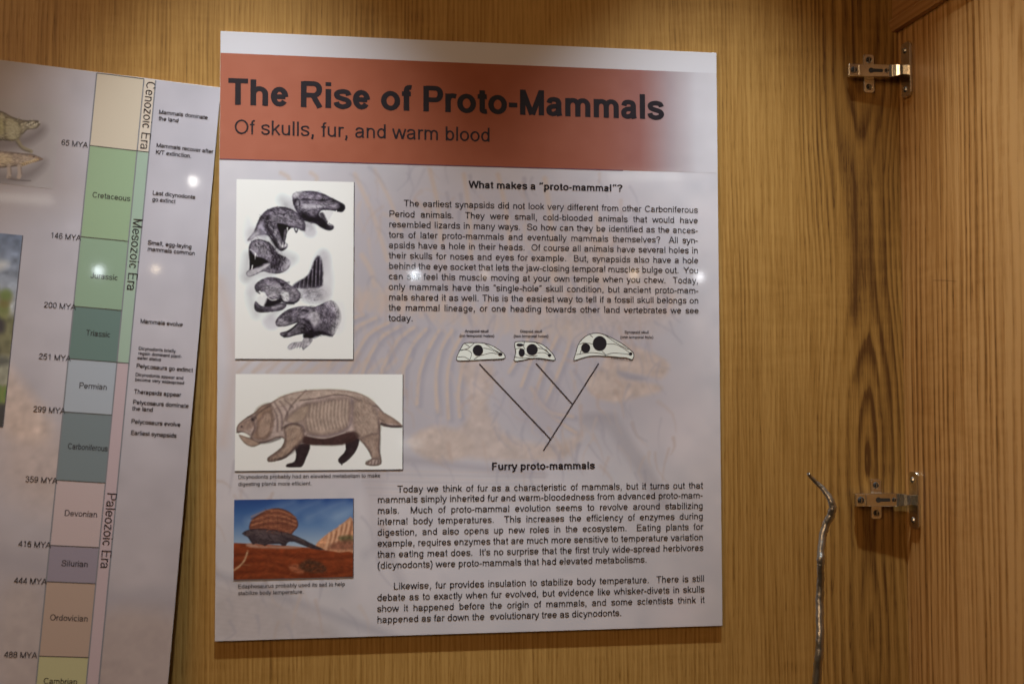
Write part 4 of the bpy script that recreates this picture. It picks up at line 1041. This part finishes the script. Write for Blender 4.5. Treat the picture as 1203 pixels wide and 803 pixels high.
# two long-bodied animals at the left edge
cx0, cy0 = LEFT.uv(-28, 112); cx1, cy1 = LEFT.uv(62, 222)
c3 = Canvas(LEFT, cx0, cy0, cx1, cy1, .00075, (150,142,145)); c3.sample(c2); base3 = c3.im.copy()
a = c3.crop(0, 100, 5.736)
a.poly([(-160,300),(40,350),(180,330),(290,270),(300,330),(150,420),(-160,440)], (92,82,86), 26, .55)
a.poly([(-160,560),(60,590),(200,560),(300,500),(300,560),(150,660),(-160,660)], (92,82,86), 26, .5)
a.poly([(-160,180),(-60,165),(20,180),(80,215),(140,232),(200,242),(250,240),(268,262),(250,285),(205,292),(165,300),(140,335),(120,362),(80,378),(20,372),(-60,380),(-160,370)], (136,128,104), 4, 1, edge=(74,64,56), ew=20, light=(0,-1,.25), tex=.12, texs=3)
a.poly([(40,225),(90,240),(118,300),(110,350),(80,360),(70,300)], (164,156,132), 10, .8, tex=.08); a.poly([(-100,230),(0,225),(40,270),(20,330),(-80,340)], (150,144,98), 16, .7, tex=.12)
a.line([(75,240),(100,290),(110,345)], 8, (86,72,56), .7, 5); a.line([(20,200),(60,225),(130,245)], 7, (96,92,80), .7, 5)
for i in range(8): a.line([(165+i*13, 250-i*1.5), (172+i*12, 285-i*2)], 5, (84,70,56), .7, 3)
a.line([(168,300),(210,288),(262,276)], 7, (204,196,176), .8, 4); a.dot((222,256), 6, (40,34,30), .9, 3)
a.line([(120,372),(150,420),(210,448)], 22, (134,122,96), .95, 4); a.line([(110,385),(150,432),(200,450)], 8, (70,60,56), .6, 5)
a.poly([(-160,440),(-40,442),(80,452),(150,460),(215,465),(260,482),(288,500),(262,512),(200,528),(150,545),(100,548),(40,555),(-160,560)], (152,132,116), 4, 1, edge=(84,68,64), ew=16, light=(0,-.9,.2), tex=.10, texs=3)
a.poly([(0,470),(70,480),(80,530),(0,540),(-60,520)], (190,166,128), 14, .7)
for i in range(9): a.line([(140+i*14, 530-i*4), (146+i*14, 546-i*5)], 8, (196,160,100), .8, 3)
a.line([(200,478),(240,488),(286,500)], 8, (128,92,70), .7, 4); a.dot((228,484), 5, (48,36,32), .9, 3)
a.line([(95,470),(105,520)], 8, (128,108,98), .6, 6)
for x in (60, 130): a.line([(x, 545), (x+4, 590), (x-2, 620)], 24, (160,140,128), .95, 4); a.line([(x+12, 550), (x+16, 600)], 6, (86,72,70), .6, 4)
a.line([(55,630),(110,640),(205,645)], 6, (70,60,62), .7, 4); a.line([(60,618),(120,640)], 8, (110,94,88), .7, 4)
a.poly([(160,244),(230,238),(270,262),(242,294),(185,302),(152,332),(126,312),(130,260)], (150,140,118), 4, .95, edge=(78,68,58), ew=14, tex=.14, texs=3)
a.poly([(40,215),(110,235),(150,300),(130,362),(70,374),(30,330)], (160,152,120), 10, .75, edge=(104,94,72), ew=16)
for i in range(12): a.dot((176 + i*8, 262 + 9*math.sin(i*2.1)), 5, (206,198,184) if i % 2 else (62,54,48), .8, 2.5)
a.hatch([(-100,190),(80,222),(250,245),(240,285),(130,330),(100,370),(-100,360)], 150, 34, 20, 5, ((70,60,52),(186,178,150),(108,98,76)), .5)
a.hatch([(-100,450),(150,462),(280,498),(150,540),(-100,545)], 130, 34, 8, 5, ((84,66,58),(190,172,148),(120,98,84)), .5)
c3.im = np.clip(base3 + (c3.im - base3) * 1.0, 0, 255); g3 = c3.im.mean(2, keepdims=True); c3.im = g3 + (c3.im - g3) * .75
q = c3.build('animal_picture', .0003, root2); q['label'] = 'painting of two long-bodied animals, one above the other'
# cropped landscape picture with a blue sky
cx0, cy0 = LEFT.uv(-60, 268); cx1, _ = LEFT.uv(14.5, 390); _, cy1 = LEFT.uv(0, 500)
c4 = Canvas(LEFT, cx0, cy0, cx1, cy1, .0009, (120, 140, 170))
vv = np.linspace(0, 1, c4.ny)
c4.im[:] = np.stack([np.interp(vv, [0,.25,.40,.45,.62,.66,.78,.86,1], c) for c in ([92,128,156,104,112,148,142,104,60],[112,140,160,104,108,148,140,110,56],[150,164,168,66,74,126,118,78,50])], -1)[:, None]
c4.im *= 1 + .10 * c4.noise((c4.ny, c4.nx), 8)[..., None]
a = c4.crop(0, 0, 1.0)
a.poly([(-60,310),(0,306),(9,312),(-10,320),(-60,322)], (196,196,196), 4, .8)
for i in range(26): a.dot((-55+(i*29) % 72, 332+(i*17) % 45), 5+(i % 3)*2, (92+(i*13) % 40,98+(i*13) % 36,48), .7, 2.5)
a.poly([(-50,380),(-2,372),(5,388),(-10,394),(-50,402)], (54,50,60), 3, .95); a.poly([(-60,420),(2,418),(8,428),(-60,436)], (74,76,72), 3, .8)
for i in range(10): a.poly([(-40+i*5,462),(-34+i*5,452),(-30+i*5,466),(-36+i*5,474)], (84+(i % 3)*16,132,52), 1.5, .9)
a.poly([(-60,480),(10,476),(10,505),(-60,505)], (58,56,60), 3, .9)
c4.im = c4.im*.62 + c4.im.mean(2, keepdims=True)*.30 + 8
q = c4.build('landscape_picture', .0003, root2); q['label'] = 'cropped outdoor painting with blue sky and green trees'
frame_shadow(c4, q, .0004)

# coloured boxes of the time scale
def col_x(y):   # photo x of left edge, box/era divide and right edge of the column at photo y
    f = (y - 84.4) / (803 - 84.4); return 113.5 - 70.8*f, 168.6 - 66.6*f, 184.5 - 70*f
ys = [85.2, 171, 278, 359.6, 421, 483.3, 563.6, 640, 682.6, 770, 862]
xa = np.mean([LEFT.uv(col_x(y)[0], y)[0] for y in ys[:-1]]); xb = np.mean([LEFT.uv(col_x(y)[1], y+4)[0] for y in ys[:-1]]); xc_ = np.mean([LEFT.uv(col_x(y)[2], y+5)[0] for y in ys[:-1]])
vs_ = [LEFT.uv(col_x(y)[0], y)[1] for y in ys]; vs_[0] = ty - .0012
cell = [(180,168,152), (132,152,124), (126,147,127), (92,112,108), (148,154,164), (106,116,121), (170,153,155), (132,123,136), (158,137,126), (164,159,124)]
names = ['cream', 'light green', 'pale green', 'dark teal', 'pale blue', 'slate grey', 'pale pink', 'mauve', 'tan', 'pale yellow']
for i, c in enumerate(cell):
    q = rect('period_box', [(xa, vs_[i+1]), (xb, vs_[i+1]), (xb, vs_[i]), (xa, vs_[i])], .0003, flat_ink(c), root2); q['label'] = names[i] + ' period box'
for i0, i1, c, nm in ((0, 1, (184,172,160), 'beige'), (1, 4, (140,158,144), 'sage green'), (4, 10, (168,150,156), 'pale mauve')):
    q = rect('era_strip', [(xb, vs_[i1]), (xc_, vs_[i1]), (xc_, vs_[i0]), (xb, vs_[i0])], .0003, flat_ink(c), root2); q['label'] = nm + ' era strip'
for i, v in enumerate(vs_[:-1]):
    k = Ink(); k.ribbon([(xa, v), (xc_ if i in (1, 4) else xb, v)], .0005, .0005, .0004); k.build('period_line', flat_ink((66, 64, 62)), root2)
for x in (xa, xb, xc_):
    k = Ink(); k.ribbon([(x, vs_[0]), (x, vs_[-1])], .0007, .0007, .00038); k.build('column_line', flat_ink((112, 112, 118)), root2)

t = Ink()
for s_, x0, y, x1 in (('65 MYA',72.2,170.5,102.8),('146 MYA',59.3,279.5,94.8),('200 MYA',51.8,361,88.9),('251 MYA',45.7,421.5,82.8),('299 MYA',39.2,483.3,76.3),('359 MYA',30,565.7,67),('416 MYA',21.6,641.5,59.4),('444 MYA',16.6,684.6,54.4),('488 MYA',5,771.5,42.9)):
    t = Ink(); fit_line(t, LEFT, s_, (x0, y), x1, em=.0090, weight=1.14); t.build('date_label', BLACK, root2)
t = Ink()
for s_, x0, y, x1 in (('Cretaceous',108.6,232,152.9),('Jurassic',106.5,326.6,138.2),('Triassic',101.2,394,129.5),('Permian',92.9,455.6,125.5),('Carboniferous',79.8,527,126),('Devonian',75.8,605.4,114),('Silurian',72.3,664.3,103),('Ordovician',58.7,728,103),('Cambrian',51.2,802.6,90.4)):
    t = Ink(); fit_line(t, LEFT, s_, (x0, y), x1, em=.0090, weight=1.2); t.build('period_name', BLACK, root2)
t = Ink()
for note in ((('Mammals dominate',186.8,133.8,244.3),('the land',186.5,141.4,209.7)), (('Mammals recover after',183.8,173,250.7),('K/T extinction.',183,181,225.2)), (('Last dicynodonts',179.3,228.8,229.3),('go extinct',179,236.3,205.9)),
        (('Small, egg-laying',173.8,287.2,225.2),('mammals common',173.5,294.6,229.2)), (('Mammals evolve',164.9,379.3,214.9),), (('Dicynodonts briefly',162.8,410.7,206.5),('regain dominant plant-',162.4,416.4,213.6),('eater status',161.6,421.9,189.2)),
        (('Pelycosaurs go extinct',160.2,431.9,226.5),), (('Dicynodonts appear and',159.2,441.5,215.5),('become very widespread',158.8,447.2,216.5)), (('Therapsids appear',157.6,462,212.6),),
        (('Pelycosaurs dominate',156.2,474.4,221.6),('the land',155.4,481.8,179.6)), (('Pelycosaurs evolve',154.2,497,212),), (('Earliest synapsids',153.6,510.3,207.2),)):
    t = Ink(); em_ = .0052 if note[0][0].startswith('Dicy') else .0068
    for s_, x0, y, x1 in note: fit_line(t, LEFT, s_, (x0, y), x1, em=em_, weight=1.5)
    t.build('event_note', BLACK, root2)
t = Ink()
for s_, p0, p1 in (('Cenozoic Era',(169.0,94.8),(163.2,175.5)),('Mesozoic Era',(157.2,256),(150.4,341.5)),('Paleozoic Era',(124.8,577.5),(116.2,667.5))):
    a0 = LEFT.uv(*p0); a1 = LEFT.uv(*p1); w_ = a0[1] - a1[1]
    t = Ink(); put_text(t, s_, xb + .0030, a0[1], .0145, False, .0005, w_, rot=-math.pi/2, weight=1.0); t.build('era_name', BLACK, root2)

# ================================================================== distant room lamps that glint in the laminate
def glint(pl, px, py, dist, radius, power, color, beam=None):
    a, b_ = pl.uv(px, py); P = pl.P0 + pl.ex*a + pl.ey*b_
    d = P - CAM; d /= np.linalg.norm(d); r_ = d - 2*(d @ pl.N)*pl.N
    if beam: lamp('room_spot', 'SPOT', P + r_*dist, power, color, radius, P, spot_size=math.radians(beam), spot_blend=.6)
    else: lamp('room_lamp', 'POINT', P + r_*dist, power, color, radius)
glint(MAIN, 487, 323, 3.2, .013, 0.6, (.86, .93, 1.0))
glint(MAIN, 745, 322, 3.2, .012, 0.195, (1.0, .72, .42))
glint(MAIN, 822, 325, 3.2, .012, 0.33, (.95, .96, 1.0))
glint(MAIN, 570, 322, 3.2, .011, 0.09, (1.0, .75, .5))
glint(LEFT, 116, 318, 3.2, .012, 0.45, (.86, .93, 1.0), 2.4)
glint(LEFT, 183, 316, 3.2, .011, 0.18, (1.0, .80, .55), 2.4)
glint(LEFT, 227, 213, 3.2, .011, .48, (1.0, .97, .90), 2.4)

def tube(pl, px, py, dist, w, h, power, color):
    a, b_ = pl.uv(px, py); P = pl.P0 + pl.ex*a + pl.ey*b_
    d = P - CAM; d /= np.linalg.norm(d); r_ = d - 2*(d @ pl.N)*pl.N
    lamp('room_tube_lamp', 'AREA', P + r_*dist, power, color, target=P, shape='RECTANGLE', size=w, size_y=h)
tube(MAIN, 757, 207, 3.2, .26, .035, .10, (1.0, .96, .90))
tube(MAIN, 484, 520, 3.2, .08, .030, .035, (1.0, .97, .94))
tube(LEFT, 12, 232, 3.2, .28, .030, .11, (1.0, .93, .82))
